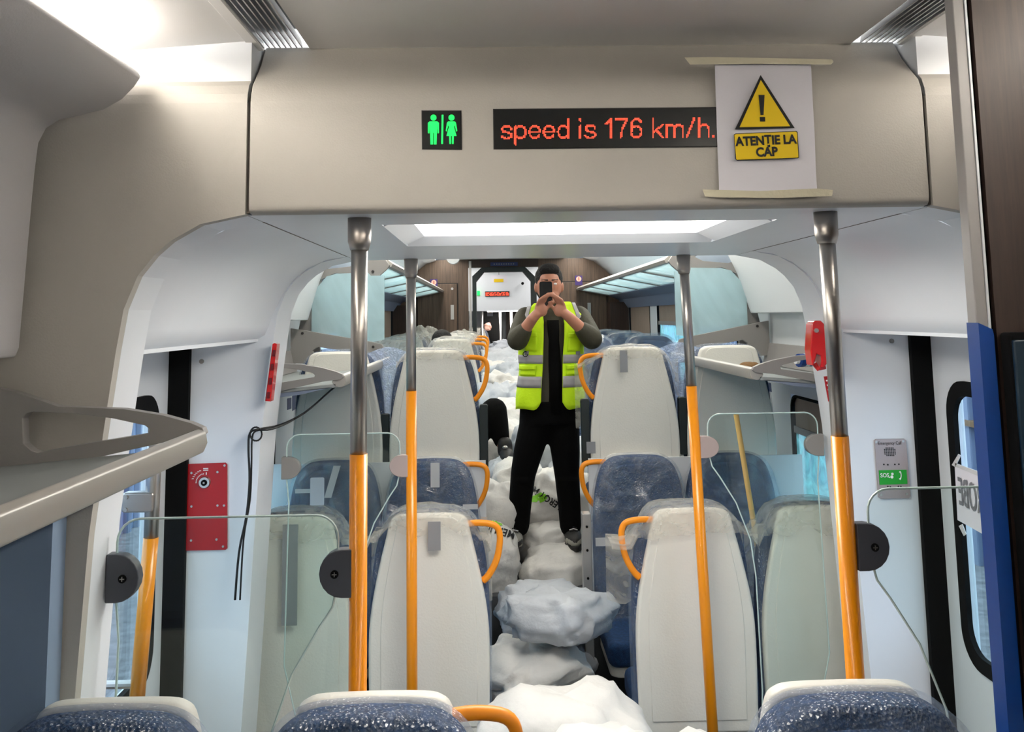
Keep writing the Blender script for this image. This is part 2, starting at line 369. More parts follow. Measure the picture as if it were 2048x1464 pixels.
DUCT = [(-.99, 2.585), (-1.005, 2.562), (-1.03, 2.535), (-1.069, 2.512), (-1.12, 2.50), (-1.165, 2.490), (-1.192, 2.472), (-1.207, 2.44), (-1.212, 2.38), (-1.216, 2.30), (-1.228, 2.0), (-1.235, 1.98)]
for s, nm in ((-1, 'left'), (1, 'right')):
    d = thing('duct_cover', (s*1.2, 0, 2), 'grey moulded duct cover running along the %s side above the luggage rack' % nm, 'duct cover')
    prof = [(x*-s, z) for x, z in DUCT]
    mk('cover', prism(prof+[(s*1.418, 1.98), (s*1.418, 2.60), (s*1.0, 2.60)], -3, 2.06), 'duct', d, smooth=False, bevel=.006, seg=3)
    mk('light_strip', box(min(s*1.02, s*1.115), max(s*1.02, s*1.115), -3, 1.97, 2.640, 2.650), 'lamp_near', d, label='glowing strip in the slot above the cover')
# --- side walls
def wall(name, s, segs):
    """segs: (y0,y1,z0,z1,holes[(y0,y1,z0,z1)])"""
    vf = []
    for y0, y1, z0, z1, holes in segs:
        ys = sorted({y0, y1, *[h[0] for h in holes], *[h[1] for h in holes]}); zs = sorted({z0, z1, *[h[2] for h in holes], *[h[3] for h in holes]})
        for a, b in zip(ys, ys[1:]):
            for c, d in zip(zs, zs[1:]):
                if any(h[0] <= a and b <= h[1] and h[2] <= c and d <= h[3] for h in holes): continue
                vf.append(box(min(s*HW, s*(HW+.06)), max(s*HW, s*(HW+.06)), a, b, c, d))
    return mk(name, join(*vf), 'wallw', kind='structure')
WINL = (4.02, 5.32, .88, 1.60)
WH = [(6.4, 7.75, 1.45, 2.22), (8.05, 9.5, 1.45, 2.22), (9.95, 11.45, 1.45, 2.22)]
DOORW = (2.62, 3.44, .85, 1.78)
for s, nm in ((-1, 'left'), (1, 'right')):
    wall('wall_'+nm, s, [(-3, 2.27, 0, 2.75, []), (3.6, 16.5, 0, 2.75, [WINL]+WH)])
mk('wall_rear', box(-1.5, 1.5, -3.06, -3, 0, 2.75), 'beige', kind='structure')
mk('wall_panel', box(-1.46, -1.13, 2.03, 2.095, 0, 1.75), 'bluish_light', kind='structure')  # added panel over the beige wall; its colour stands for bluish window light
mk('trim_1', box(-1.43, -1.40, -3, 2.03, 0, 1.78), 'bluish_light', kind='structure')  # side wall strip with the same painted bluish light
# low seating section upper side panels (they end in a ledge) and roof over raised section
for s, nm, i in ((-1, 'left', 2), (1, 'right', 3)):
    mk('trim_%d' % i, prism([(s*1.31, 2.045), (s*1.42, 2.045), (s*1.42, 2.75), (s*1.12, 2.75), (s*1.14, 2.50), (s*1.24, 2.28)], 3.86, 5.66), 'wallw', kind='structure', bevel=.006)
ch = thing('ceiling_raised_section', (0, 3.86, 2.75), kind='structure')
mk('middle_panel', box(-.68, .68, 3.86, 16.5, 2.76, 2.80), 'ceil', ch)
for s in (-1, 1):
    mk('side_cove', sweep([(s*.92, 2.76), (s*1.05, 2.72), (s*1.18, 2.62), (s*1.30, 2.50), (s*1.42, 2.36)], 5.66, 11.9, .01), 'white', ch, smooth=True)
    mk('side_cove', sweep([(s*.92, 2.76), (s*1.2, 2.72), (s*1.42, 2.6)], 12, 16.5, .01), 'white', ch)
    mk('cove_backing', box(min(s*.68, s*.93), max(s*.68, s*.93), 3.86, 16.5, 2.80, 2.83), 'ceil', ch)
    l = mk('ceiling_light_strip', box(min(s*.72, s*.90), max(s*.72, s*.90), 4.1, 11.8, 2.785, 2.795), 'lamp_far', label='long glowing ceiling strip on the %s side of the raised seating section' % ('left' if s < 0 else 'right'), cat='light')
    mk('roof', box(min(s*.6, s*1.5), max(s*.6, s*1.5), -3.05, 16.5, 2.84, 2.86), 'white', kind='structure')
mk('roof', box(-.62, .62, -3.05, 16.5, 2.84, 2.86), 'white', kind='structure')
mk('wall_end', box(-1.5, 1.5, 16.5, 16.56, .5, 2.86), 'wallw', kind='structure')

# --- side windows with frame, blind, cyan plastic
def window(n, s, win, film_on=True, blind=.16, blindcut=0):
    y0, y1, z0, z1 = win
    r = thing('window_%d' % n, (s*HW, (y0+y1)/2, z0), kind='structure')
    o = rrect(y0, y1, z0, z1, .09); inn = rrect(y0+.014, y1-.014, z0+.014, z1-.014, .078)
    k = len(o); xa, xb = s*(HW-.006), s*(HW+.03)
    V = [(xa, a, b) for a, b in o]+[(xa, a, b) for a, b in inn]+[(xb, a, b) for a, b in o]+[(xb, a, b) for a, b in inn]
    Fc = []
    for i in range(k):
        j = (i+1) % k
        Fc += [(i, j, k+j, k+i), (k+i, k+j, 3*k+j, 3*k+i), (i, j, 2*k+j, 2*k+i)]
    mk('frame', (V, Fc), 'black', r)
    mk('pane', box(min(s*(HW+.03), s*(HW+.036)), max(s*(HW+.03), s*(HW+.036)), y0+.01, y1-.01, z0+.01, z1-.01), 'glass', r)
    if blind:
        mk('blind', box(min(s*(HW+.012), s*(HW+.018)), max(s*(HW+.012), s*(HW+.018)), y0+.03, y1-.03, z1-blind, z1-.02), 'blind', r)
        mk('blind_bar', box(min(s*(HW+.0), s*(HW+.02)), max(s*(HW+.0), s*(HW+.02)), y0+.03, y1-.03, z1-blind-.035, z1-blind), 'rackgrey', r)
    if film_on:
        V = []; nx, nz = 16, 12
        for j in range(nz+1):
            for i in range(nx+1):
                a = y0+.05+(y1-.10-y0)*i/nx; b = z0-.01+(z1-blind-z0)*j/nz
                V.append((s*(HW+.010+.014*noise.noise((a*5, b*7, n))), a, b))
        mk('plastic_film', (V, [(j*(nx+1)+i, j*(nx+1)+i+1, (j+1)*(nx+1)+i+1, (j+1)*(nx+1)+i) for j in range(nz) for i in range(nx)]), 'cyan', r, smooth=True, label='crumpled cyan plastic film taped over the pane')
    return r
n = 0
for s in (-1, 1):
    for i, wdef in enumerate([WINL]+WH):
        n += 1
        window(n, s, wdef, film_on=(i in (0, 2)), blind=(.17 if i == 0 else (.6 if i == 3 else .24)))
# --- sliding doors with window
for s, nm, k in ((-1, 'left', 1), (1, 'right', 2)):
    r = thing('door_%d' % k, (s*HW, 3, 0), kind='structure')
    y0, y1, z0, z1 = DOORW
    vf = join(box(min(s*HW, s*(HW+.04)), max(s*HW, s*(HW+.04)), 2.27, y0, 0, 1.98), box(min(s*HW, s*(HW+.04)), max(s*HW, s*(HW+.04)), y1, 3.6, 0, 1.98),
              box(min(s*HW, s*(HW+.04)), max(s*HW, s*(HW+.04)), y0, y1, 0, z0), box(min(s*HW, s*(HW+.04)), max(s*HW, s*(HW+.04)), y0, y1, z1, 1.98))
    mk('door_leaf', vf, 'wallw', r)
    o = rrect(y0-.02, y1+.02, z0-.02, z1+.02, .12, 7); inn = rrect(y0+.03, y1-.03, z0+.03, z1-.03, .09, 7); kk = len(o); xa, xb = s*(HW-.014), s*(HW+.004)
    V = [(xa, a, b) for a, b in o]+[(xa, a, b) for a, b in inn]+[(xb, a, b) for a, b in o]+[(xb, a, b) for a, b in inn]; Fc = []
    for i in range(kk):
        j = (i+1) % kk; Fc += [(i, j, kk+j, kk+i), (kk+i, kk+j, 3*kk+j, 3*kk+i), (i, j, 2*kk+j, 2*kk+i)]
    mk('window_gasket', (V, Fc), 'black', r)
    mk('pane', box(min(s*(HW+.03), s*(HW+.036)), max(s*(HW+.03), s*(HW+.036)), y0, y1, z0, z1), 'glass', r)
    mk('header_block', box(min(s*HW, s*(HW+.06)), max(s*HW, s*(HW+.06)), 2.27, 3.6, 1.98, 2.75), 'white', r)
# outside: workshop hall walls with ribs on both sides
for s, nm in ((-1, 'left'), (1, 'right')):
    r = thing('outdoor_shed', (s*6, 6, -1.2), 'blue grey ribbed shed wall seen through the %s door window' % nm, 'shed')
    mk('wall_sheet', box(min(s*6, s*6.2), max(s*6, s*6.2), -4, 40, -1.2, 2.6), 'metal_out', r)
    for k in range(80): mk('rib', box(min(s*5.92, s*6), max(s*5.92, s*6), -1+k*.42, -.86+k*.42, -1.2, 2.5), 'rackblue', r)
    mk('rail_band', box(min(s*5.88, s*6), max(s*5.88, s*6), -4, 40, 1.05, 1.15), 'wallw', r)
    mk('rail_band', box(min(s*5.88, s*6), max(s*5.88, s*6), -4, 40, .55, .62), 'brown', r)

# ================================================================== FAR END: wooden partition and the next vestibule
YW = 11.9
pw = thing('wall_partition', (0, YW, .62), kind='structure')
DL, DR = -.42, .26
mk('panel', box(-1.42, DL-.10, YW, YW+.1, .62, 2.76), 'wood', pw)
mk('panel', box(DR+.10, 1.42, YW, YW+.1, .62, 2.76), 'wood', pw)
mk('panel', box(DL-.1, DR+.1, YW, YW+.1, 2.66, 2.76), 'wood_near', pw)
mk('door_post', box(DL-.09, DL-.06, YW-.03, YW, .62, 2.74), 'alu', pw)
mk('door_frame', join(prism([(DL-.05, .62), (DL, .62), (DL, 2.48), (DL+.1, 2.6), (DR-.1, 2.6), (DR, 2.48), (DR, .62), (DR+.07, .62), (DR+.07, 2.52), (DR-.07, 2.66), (DL+.07, 2.66), (DL-.05, 2.55)], YW-.02, YW+.12)), 'armrest', pw)
mk('lintel_display', box(-.24, .1, YW-.035, YW-.02, 2.675, 2.72), 'navy', pw)
mk('display_dots', join(*[box(-.2+k*.03, -.185+k*.03, YW-.037, YW-.035, 2.69, 2.705) for k in range(9)]), 'inkgrey', pw)
for s in (-1, 1):
    a, b = (-1.15, -.66) if s < 0 else (.42, 1.2)
    c = thing('wall_cabinet', ((a+b)/2, YW-.02, .7), 'tall walnut cabinet door %s the far doorway' % ('left of' if s < 0 else 'right of'), 'cabinet')
    mk('door', box(a, b, YW-.03, YW-.005, .8, 2.46), 'wood', c, bevel=.004)
    mk('reveal', box(a-.012, b+.012, YW-.012, YW-.002, .79, 2.472), 'dark', c)
    hx = b-.06 if s < 0 else b-.22
    mk('handle', box(hx-.02, hx+.02, YW-.04, YW-.03, 2.02, 2.2), 'alu', c)
    mk('lock', disc((hx, 2.4), .015, YW-.04, YW-.03), 'alu', c)
    st = thing('round_notice_sticker', ((PX(868, 568, YW)[0] if s < 0 else PX(1157, 561, YW)[0]), YW-.03, 2.25), 'small purple sticker with a pink circle on the walnut panel %s the far doorway' % ('left of' if s < 0 else 'right of'), 'sticker')
    sx_, sz_ = (PX(868, 568, YW) if s < 0 else PX(1157, 561, YW))
    mk('backing', box(sx_-.045, sx_+.045, YW-.034, YW-.031, sz_-.06, sz_+.06), 'purple', st)
    mk('circle', disc((sx_, sz_+.018), .032, YW-.036, YW-.034), 'pinkskin', st)
    mk('mark', box(sx_-.004, sx_+.006, YW-.038, YW-.036, sz_, sz_+.04), 'red', st)
# wooden corner below the racks
for s in (-1, 1): mk('trim_%d' % (6+s), box(min(s*1.2, s*1.42), max(s*1.2, s*1.42), 11.5, YW, .62, 2.2), 'wood_near', kind='structure')
# next vestibule
YN = 13.6
nw = thing('wall_next_header', (0, YN, 2.2), kind='structure')
mk('header', box(-1.42, 1.42, YN, YN+.1, 2.13, 2.8), 'wallw', nw)
mk('soffit', box(-1.42, 1.42, YN+.1, YN+1.4, 2.13, 2.16), 'white', nw)
for s in (-1, 1): mk('pillar', box(min(s*1.0, s*1.42), max(s*1.0, s*1.42), YN, YN+.1, .62, 2.2), 'white', nw)
ds = thing('led_sign', (0, YN, 2.3), 'far red lit information display seen through the end doorway', 'display')
a = PX(970, 583, YN-.02); b = PX(1019, 592, YN-.02)
mk('housing', box(a[0], b[0], YN-.02, YN, b[1], a[1]), 'leddark', ds)
vf = []
for k in range(34):
    for j in range(4):
        if R_.random() < .72: xx = a[0]+.008+k*(b[0]-a[0]-.016)/34; zz = b[1]+.008+j*.013; vf.append(box(xx, xx+.008, YN-.024, YN-.02, zz, zz+.009))
mk('lit_dots', join(*vf), 'led', ds, kind='stuff')
a = PX(957, 586, YN); mk('exit_light', box(a[0]-.02, a[0]+.02, YN-.03, YN, a[1]-.03, a[1]+.03), 'green_e', label='tiny green lit sign beside the far red display', cat='sign')
a = PX(998, 557, 13.2)
nt_ = thing('ceiling_notice', (a[0], 13.2, a[1]), 'small white and yellow notice hanging under the far vestibule ceiling', 'sign')
mk('sheet', box(a[0]-.11, a[0]+.11, 13.2, 13.205, a[1]-.055, a[1]+.05), 'paper', nt_)
mk('label_patch', box(a[0]-.07, a[0]+.06, 13.195, 13.2, a[1]-.05, a[1]-.005), 'yellow', nt_)
mk('cable', tube([(a[0], 13.2, a[1]+.05), (a[0], 13.2, 2.76)], .003, 6), 'cable', nt_)
a = PX(1045, 567, 13.5); mk('camera_dome', join(disc(a, .02, 13.45, 13.5)), 'black', label='dark spot camera on the far white header beside the hanging notice', cat='camera')
# dark doorway further on, with a taped paper
fd = thing('wall_far_door', (0, 16.3, .62), kind='structure')
a = PX(966, 615, 16.3)[0]; b = PX(998, 615, 16.3)[0]
mk('door_leaf', box(a, b+.05, 16.3, 16.35, .62, 2.3), 'leddark', fd)
mk('panel', box(b+.12, b+.8, 16.3, 16.35, .62, 2.3), 'wood', fd)
q = PX(980, 623, 16.25)
pn = thing('door_notice', (q[0], 16.28, q[1]), 'small white paper with a yellow mark taped to the farthest dark door', 'sign')
mk('sheet', box(q[0]-.05, q[0]+.05, 16.28, 16.285, q[1]-.08, q[1]+.07), 'paper', pn); mk('mark', box(q[0]-.02, q[0]+.02, 16.275, 16.28, q[1]-.02, q[1]+.03), 'yellow', pn)
for i, (x, yb) in enumerate(((963, 0), (1000, 0), (1022, 0), (1043, 0))):
    q = PX(x, 600, 14.2+.5*(i % 2)); yy = 14.2+.5*(i % 2)
    mk('grab_pole', tube([(q[0], yy, .62), (q[0], yy, 2.13)], .02, 10), 'steel', smooth=True, label='thin steel pole in the far vestibule, %s from the left' % ['first', 'second', 'third', 'fourth'][i], cat='pole', group='far vestibule poles')
for s in (-1, 1):
    mk('ceiling_lamp', box(s*.5-.15, s*.5+.15, 12.2, 13.4, 2.74, 2.755), 'lamp_next', label='ceiling lamp of the far vestibule, %s side' % ('left' if s < 0 else 'right'), cat='light', )
mk('ceiling_lamp', box(-.3, .3, 14.0, 14.9, 2.12, 2.128), 'lamp_next', label='low ceiling lamp behind the far white header', cat='light')

# ================================================================== HEADER ITEMS
YH = 2.10
def pxprism(pts, Y, t, off=0.): return prism([PX(x, y, Y-off) for x, y in pts], Y-off-t, Y-off)
ts = thing('toilet_sign', (-.33, YH, 2.42), 'black square toilet sign with green man and woman figures on the beige header', 'sign')
mk('panel', pxprism([(845, 223), (921, 223), (922, 298), (846, 297)], YH, .003), 'disp', ts)
mk('recess_rim', pxprism([(843, 221), (923, 221), (924, 300), (844, 299)], YH, .0015), 'dark', ts)
def figure(cx, woman):
    o = []
    Yf = YH-.003
    o.append(pxprism([(cx+6*math.cos(k*PI/8), 235.5+6*math.sin(k*PI/8)) for k in range(16)], Yf, .002))
    if woman:
        o.append(pxprism([(cx-6, 243), (cx+6, 243), (cx+7, 246), (cx+5, 254), (cx+10, 272), (cx-10, 272), (cx-5, 254), (cx-7, 246)], Yf, .002))
        for q in (-1, 1):
            o.append(pxprism([(cx+q*6.5, 243), (cx+q*9, 246), (cx+q*11.5, 262), (cx+q*9.5, 263), (cx+q*6.5, 251)], Yf, .002))
            o.append(pxprism([(cx+q*1, 272), (cx+q*4.6, 272), (cx+q*4.2, 288), (cx+q*1, 288)], Yf, .002))
    else:
        o.append(pxprism([(cx-8, 243), (cx+8, 243), (cx+8, 247), (cx+7, 266), (cx-7, 266), (cx-8, 247)], Yf, .002))
        for q in (-1, 1):
            o.append(pxprism([(cx+q*7.5, 243.5), (cx+q*11, 246), (cx+q*11, 266), (cx+q*8.5, 267), (cx+q*8.2, 250)], Yf, .002))
            o.append(pxprism([(cx+q*.8, 266), (cx+q*6.6, 266), (cx+q*6, 289), (cx+q*.8, 289)], Yf, .002))
    return join(*o)
mk('man_symbol', figure(867, False), 'green_e', ts)
mk('divider_bar', pxprism([(883.5, 230), (887, 230), (886, 288), (882.5, 288)], YH-.003, .002), 'green_e', ts)
mk('woman_symbol', figure(903, True), 'green_e', ts)

dp = thing('information_display', (0, YH, 2.42), 'long black display with red lit dots spelling a speed message on the header', 'display')
mk('panel', pxprism([(988, 220), (1470, 216), (1472, 292), (989, 297)], YH, .003), 'disp', dp)
mk('recess_rim', pxprism([(986, 218), (1471, 214), (1473, 294), (987, 299)], YH, .0015), 'dark', dp)
# dot-matrix lettering; strokes on a 1px-per-unit grid taken relative to the text's own baseline
def arc(cx, cy, rx, ry, a0, a1, n=14): return [(cx+rx*math.cos(math.radians(a0+(a1-a0)*k/n)), cy+ry*math.sin(math.radians(a0+(a1-a0)*k/n))) for k in range(n+1)]
GL = {  # strokes in dot units: width, list of polylines (x right, y up, x-height 10, cap 15)
 's': (8.5, [[(7.6, 7.6)]+arc(4, 7.5, 3.6, 2.3, 10, 190)+[(1.5, 5.6), (6.2, 4.4)]+arc(4, 2.5, 3.8, 2.4, 30, -170)]),
 'p': (9.5, [[(.8, -4.5), (.8, 9.6)], arc(4.6, 5, 4, 4.7, 150, -150, 20)]),
 'e': (9.5, [[(.6, 5), (8.6, 5)], arc(4.6, 5, 4.1, 4.7, 5, 325, 24)]),
 'd': (9.5, [[(8.4, .2), (8.4, 15)], arc(4.6, 5, 4, 4.7, 30, 330, 20)]),
 'i': (3, [[(.8, .2), (.8, 9.6)], [(.8, 13.6), (.8, 15)]]),
 '1': (6.5, [[(.4, 11), (4.4, 14.6)], [(4.4, .2), (4.4, 14.8)]]),
 '7': (9.5, [[(.2, 14.6), (8.8, 14.6), (4.8, 6.5), (3.6, .2)]]),
 '6': (9.5, [[(8.2, 12)]+arc(4.8, 10.6, 3.6, 4, 20, 170)+[(.7, 8), (.7, 5)]+arc(4.6, 4.6, 4, 4.4, 180, 530, 26)]),
 'k': (9, [[(.8, .2), (.8, 15)], [(8, 9.6), (1.2, 4.4)], [(3.2, 5.6), (8.2, .2)]]),
 'm': (14.5, [[(.8, .2), (.8, 9.8)], [(.8, 7.5)]+arc(3.9, 7, 3, 2.7, 160, 0)+[(6.9, .2)], [(6.9, 7)]+arc(10.1, 7, 3.1, 2.7, 180, 0)+[(13.2, .2)]]),
 '/': (7.5, [[(.3, .2), (6, 15)]]),
 'h': (9.5, [[(.8, .2), (.8, 15)], [(.8, 7)]+arc(4.5, 6.2, 3.6, 3.5, 170, 0)+[(8.1, .2)]]),
 '.': (3, [[(.6, .2), (.6, .7)]]), ' ': (4.2, [])}
def segd(p, a, b):
    ax, ay = a; bx, by = b; dx, dy = bx-ax, by-ay; L = dx*dx+dy*dy
    t = 0 if L == 0 else max(0, min(1, ((p[0]-ax)*dx+(p[1]-ay)*dy)/L))
    return math.hypot(p[0]-ax-t*dx, p[1]-ay-t*dy)
strokes = []; cx = 0
for chh in 'speed is 176 km/h.':
    wd, st = GL[chh]
    for pl in st: strokes.append([(cx+x, y) for x, y in pl])
    cx += wd+1.55
totw = cx-1.5; pitch = (1433-1003)/totw
lit = []; W = int(totw)+1
for ix in range(W):
    for iy in range(-5, 17):
        p = (ix, iy)
        if any(min(segd(p, a, b) for a, b in zip(pl, pl[1:])) < .86 for pl in strokes if min(q[0] for q in pl)-2 < ix < max(q[0] for q in pl)+2): lit.append(p)
vf = []
hs = pitch*.37
for ix, iy in lit:
    x = 1003+ix*pitch; y = 277.5-iy*pitch*.99-ix*pitch*.008
    vf.append(pxprism([(x-hs, y-hs), (x+hs, y-hs), (x+hs, y+hs), (x-hs, y+hs)], YH-.003, .0012))
mk('lit_dots', join(*vf), 'led', dp, kind='stuff', label='glowing red orange dots')

ns = thing('warning_notice', (.39, YH, 2.3), 'white paper with yellow warning triangle taped over the end of the red display', 'notice')
V = []; nx, nz = 10, 12
TL, TR, BL, BR = PX(1428, 128, YH), PX(1620, 126, YH), PX(1437, 394, YH), PX(1633, 388, YH)
for j in range(nz+1):
    for i in range(nx+1):
        u, v = i/nx, j/nz
        a = [TL[k]*(1-u)*(1-v)+TR[k]*u*(1-v)+BL[k]*(1-u)*v+BR[k]*u*v for k in (0, 1)]
        V.append((a[0], YH-.006-.004*noise.noise((u*3, v*3, 1))*(1 if 0 < j < nz else .3), a[1]))
mk('sheet', (V, [(j*(nx+1)+i, j*(nx+1)+i+1, (j+1)*(nx+1)+i+1, (j+1)*(nx+1)+i) for j in range(nz) for i in range(nx)]), 'paper', ns, smooth=True)
YP = YH-.0115
mk('triangle_border', pxprism([(1521, 150), (1589, 256), (1470, 259)], YP, .0006), 'ink', ns)
mk('triangle', pxprism([(1521.5, 160), (1580, 252.5), (1479, 254.5)], YP-.001, .0006), 'yellow', ns)
mk('exclamation_mark', join(pxprism([(1517, 190), (1529, 190), (1527, 230), (1521, 230)], YP-.002, .0006), pxprism([(1519.5, 234), (1530, 234), (1530.5, 243), (1520, 243)], YP-.002, .0006)), 'ink', ns)
mk('plate_border', pxprism([(1467.5, 269), (1471, 267), (1592, 262), (1595, 264), (1598, 315), (1596, 316.5), (1474, 321), (1471, 319)], YP, .0006), 'ink', ns)
mk('plate', pxprism([(1468.7, 270), (1472, 268.3), (1591, 263.4), (1593.8, 265.2), (1596.6, 314.6), (1595, 315.2), (1474.5, 319.6), (1472.4, 318)], YP-.001, .0006), 'yellow', ns)
ux = (P(1589, 280, YP)-P(1474, 285, YP)).normalized(); uz = Vector((-ux.z, 0, ux.x))
def sz_of(px): return px/905
text('lettering', 'ATENŢIE LA', sz_of(25.5), P(1532, 281.5, YP-.0025), ux, uz, 'ink', ns, bold=.0012, sx=.90)
text('lettering', 'CAP', sz_of(25.5), P(1533.5, 304.5, YP-.0025), ux, uz, 'ink', ns, bold=.0012, sx=.92)
def tape(pts, lab, parent, m='tape_m', Y=YP-.002): return mk('tape_strip', pxprism(pts, Y, .0006), m, parent)
tape([(1369, 115), (1420, 114), (1540, 116), (1664, 119), (1667, 124), (1662, 129), (1520, 128), (1380, 129)], '', ns)
tape([(1405, 379), (1520, 382), (1634, 377), (1666, 380), (1664, 392), (1560, 396), (1440, 395), (1410, 393)], '', ns)

# ================================================================== DOOR BAY FURNITURE
def pole(name, x, y, z1, zor, cap, lab, r=.019, bot=0., x2=None, group=None, capm='steel2'):
    x2 = x if x2 is None else x2
    t = thing(name, (x, y, bot), lab, 'pole', group)
    f = lambda z: x2+(x-x2)*(z-bot)/(z1-bot)
    mk('upper_tube', tube([(f(zor), y, zor), (f(z1-.01), y, z1-.01)], r, 20), 'steel', t, smooth='auto', label='bare steel upper part')
    mk('lower_tube', tube([(x2, y, bot), (f(zor), y, zor)], r*1.06, 20), 'orange', t, label='orange painted lower part')
    for p in t.children:
        for q in p.data.polygons: q.use_smooth = len(q.vertices) == 4
    if cap:
        c = mk('ceiling_socket', tube([(x, y, z1), (x, y, z1-.055), (x, y, z1-.075)], [.0275, .027, .0215], 24), capm, t)
        for q in c.data.polygons: q.use_smooth = len(q.vertices) == 4
    mk('floor_flange', tube([(x2, y, bot), (x2, y, bot+.02)], [r*1.8, r*1.5], 20), 'steel2', t)
    return t
pole('grab_pole', -.533, 2.2+.02, 2.283, 1.745, True, 'nearest left floor-to-ceiling pole, steel above and orange below')
pole('grab_pole', .566, 2.2+.02, 2.283, 1.765, True, 'nearest right floor-to-ceiling pole in shade beside the emergency intercom', x2=.585)
pole('grab_pole', -.547, 3.8, 2.283, 1.765, True, 'thinner looking far left pole in front of the white seat backs', r=.0195)
pole('grab_pole', .545, 3.8, 2.283, 1.765, True, 'far right pole beside the frosted blue glass divider', x2=.60, r=.0195)
a = PX(535, 806, 3.8); b = PX(505, 1110, 3.8)
pole('wall_grab_pole', a[0], 3.79, a[1], PX(524, 925, 3.8)[1], False, 'leaning half-height pole on the left door pillar under the red striped case', r=.0195, x2=a[0]-.14)
a2 = PX(1690, 860, 3.8); pole('wall_grab_pole', a2[0]-.02, 3.79, a2[1]+.02, a2[1]-.12, False, 'orange pole by the right door pillar, mostly behind the nearest right pole', r=.0195, x2=a2[0]+.10)

def screen(lab, y, xp, xw, ztop, s, group=None):
    """clear draught screen between a pole (xp) and the door pillar (xw)"""
    t = thing('glass_screen', ((xp+xw)/2, y, .9), lab, 'screen', group)
    d = 1 if xw > xp else -1
    pe = xp+d*.045   # pole-side edge
    r = .05
    o = [(pe, ztop-.15), (pe, ztop-r)]+[(pe+d*r*(1-math.cos(a)), ztop-r+r*math.sin(a)) for a in [PI/2*k/6 for k in range(1, 7)]]
    we = xw-d*.03
    o += [(we-d*r*(1-math.cos(a)), ztop-r+r*math.sin(a)) for a in [PI/2*k/6 for k in range(6, -1, -1)]]
    o += [(we, ztop-.16), (we-d*.01, ztop-.26), (we-d*.0, .75), (we-d*.05, .55)]
    o += [(pe+d*.16, .45), (pe+d*.17, .62), (pe+d*.165, ztop-.62), (pe+d*.15, ztop-.48), (pe+d*.10, ztop-.34), (pe+d*.04, ztop-.24), (pe+d*.012, ztop-.20)]
    mk('pane', prism(o, y-.004, y+.004), 'glass', t)
    V = []; Fc = []; k = len(o)
    cxm = sum(p[0] for p in o)/k; czm = sum(p[1] for p in o)/k
    ring = [Vector((p[0], y, p[1])) for p in o]
    mk('polished_edge', tube(ring+[ring[0]], .0028, 6, cap=False), 'glassedge', t)
    for cx_, dd, m_ in ((xp, d, 'plastic_dk' if y < 3 else 'plastic_dk2'), (xw, -d, 'plastic_dk' if y < 3 else 'rackgrey')):
        zc = ztop-.125
        h = .052 if y < 3 else .042
        pts = [(cx_+dd*.012, zc-h), (cx_+dd*.012, zc+h)]+[(cx_+dd*(.035+.05*math.sin(a_)), zc+h*math.cos(a_)) for a_ in [PI*k/10 for k in range(11)]]
        cm = mk('clamp', prism(pts, y-.016, y+.016), m_, t, bevel=.003)
        if y < 3: mk('screw', disc((cx_+dd*.05, zc), .009, y-.019, y-.016, 14), 'black', cm)
        if y < 3: mk('screw_slot', join(box(cx_+dd*.05-.005, cx_+dd*.05+.005, y-.0205, y-.019, zc-.001, zc+.001), box(cx_+dd*.05-.001, cx_+dd*.05+.001, y-.0205, y-.019, zc-.005, zc+.005)), 'steel2', cm)
    return t
screen('clear glass screen between the nearest left pole and the near left pillar', 2.22, -.533, -1.10, 1.612, -1)
screen('clear glass screen between the nearest right pole and the right door', 2.22, .58, 1.10, 1.645, 1)
screen('clear glass screen behind the nearest left pole, in front of the low seats', 3.8, -.547, -1.06, 1.605, -1)
screen('clear glass screen right of the far right pole, before the broomstick', 3.8, .57, 1.08, 1.655, 1)

# door grab handle, left
t = thing('door_handle_rail', (-1.36, 3.05, .7), 'steel vertical grab rail on a bracket by the left door window', 'handrail')
q0 = PX(318, 850, 2.95); q1 = PX(302, 1075, 2.95)
mk('tube', tube([(q0[0]-.01, 2.95, q0[1]), (q1[0], 2.95, q1[1])], .021, 16), 'steel', t, smooth=True)
mk('orange_section', tube([(q1[0], 2.95, q1[1]), (q1[0]-.03, 2.95, .9)], .022, 16), 'orange', t, smooth=True)
q = PX(292, 1003, 2.95)
mk('bracket', prism(rrect(q[0]-.065, q[0]+.03, q[1]-.028, q[1]+.03, .01, 3), 2.925, 2.965), 'steel2', t, bevel=.006)
mk('standoff', join(tube([(q[0]-.05, 2.945, q[1]), (-1.421, 2.945, q[1])], .012, 10), tube([(q1[0]-.02, 2.95, 1.0), (-1.421, 2.95, 1.0)], .012, 10)), 'steel2', t)
for z in (-.018, .018): mk('bolt', disc((q[0]-.05, q[1]+z), .006, 2.92, 2.925, 12), 'steel', t)

# red emergency panel
YQ = 3.598
t = thing('emergency_box', (-1.28, YQ, 1.2), 'red rectangular emergency panel with keyhole on the left door pillar', 'panel')
mk('plate', prism([PX(*p, YQ) for p in [(367, 928), (452, 925), (455, 929), (455, 1096), (452, 1099), (367, 1101), (364, 1097), (364, 932)]], YQ-.006, YQ), 'red', t, bevel=.001)
c = PX(409, 965, YQ-.008)
mk('lock_ring', tube([(c[0], YQ-.006, c[1]), (c[0], YQ-.014, c[1])], [.0225, .019], 24), 'steel', t)
mk('lock_core', disc(c, .011, YQ-.017, YQ-.014), 'black', t); mk('key_pin', box(c[0]-.003, c[0]+.003, YQ-.0185, YQ-.017, c[1]-.003, c[1]+.003), 'steel2', t)
for x, y in ((370, 934), (449, 931), (383, 946), (435, 944), (370, 1013), (383, 1013), (435, 1011), (448, 1011), (382, 1081), (433, 1079), (368, 1095), (446, 1093)):
    mk('screw', disc(PX(x, y, YQ-.008), .0042, YQ-.009, YQ-.006, 10), 'steel', t)
vf = []
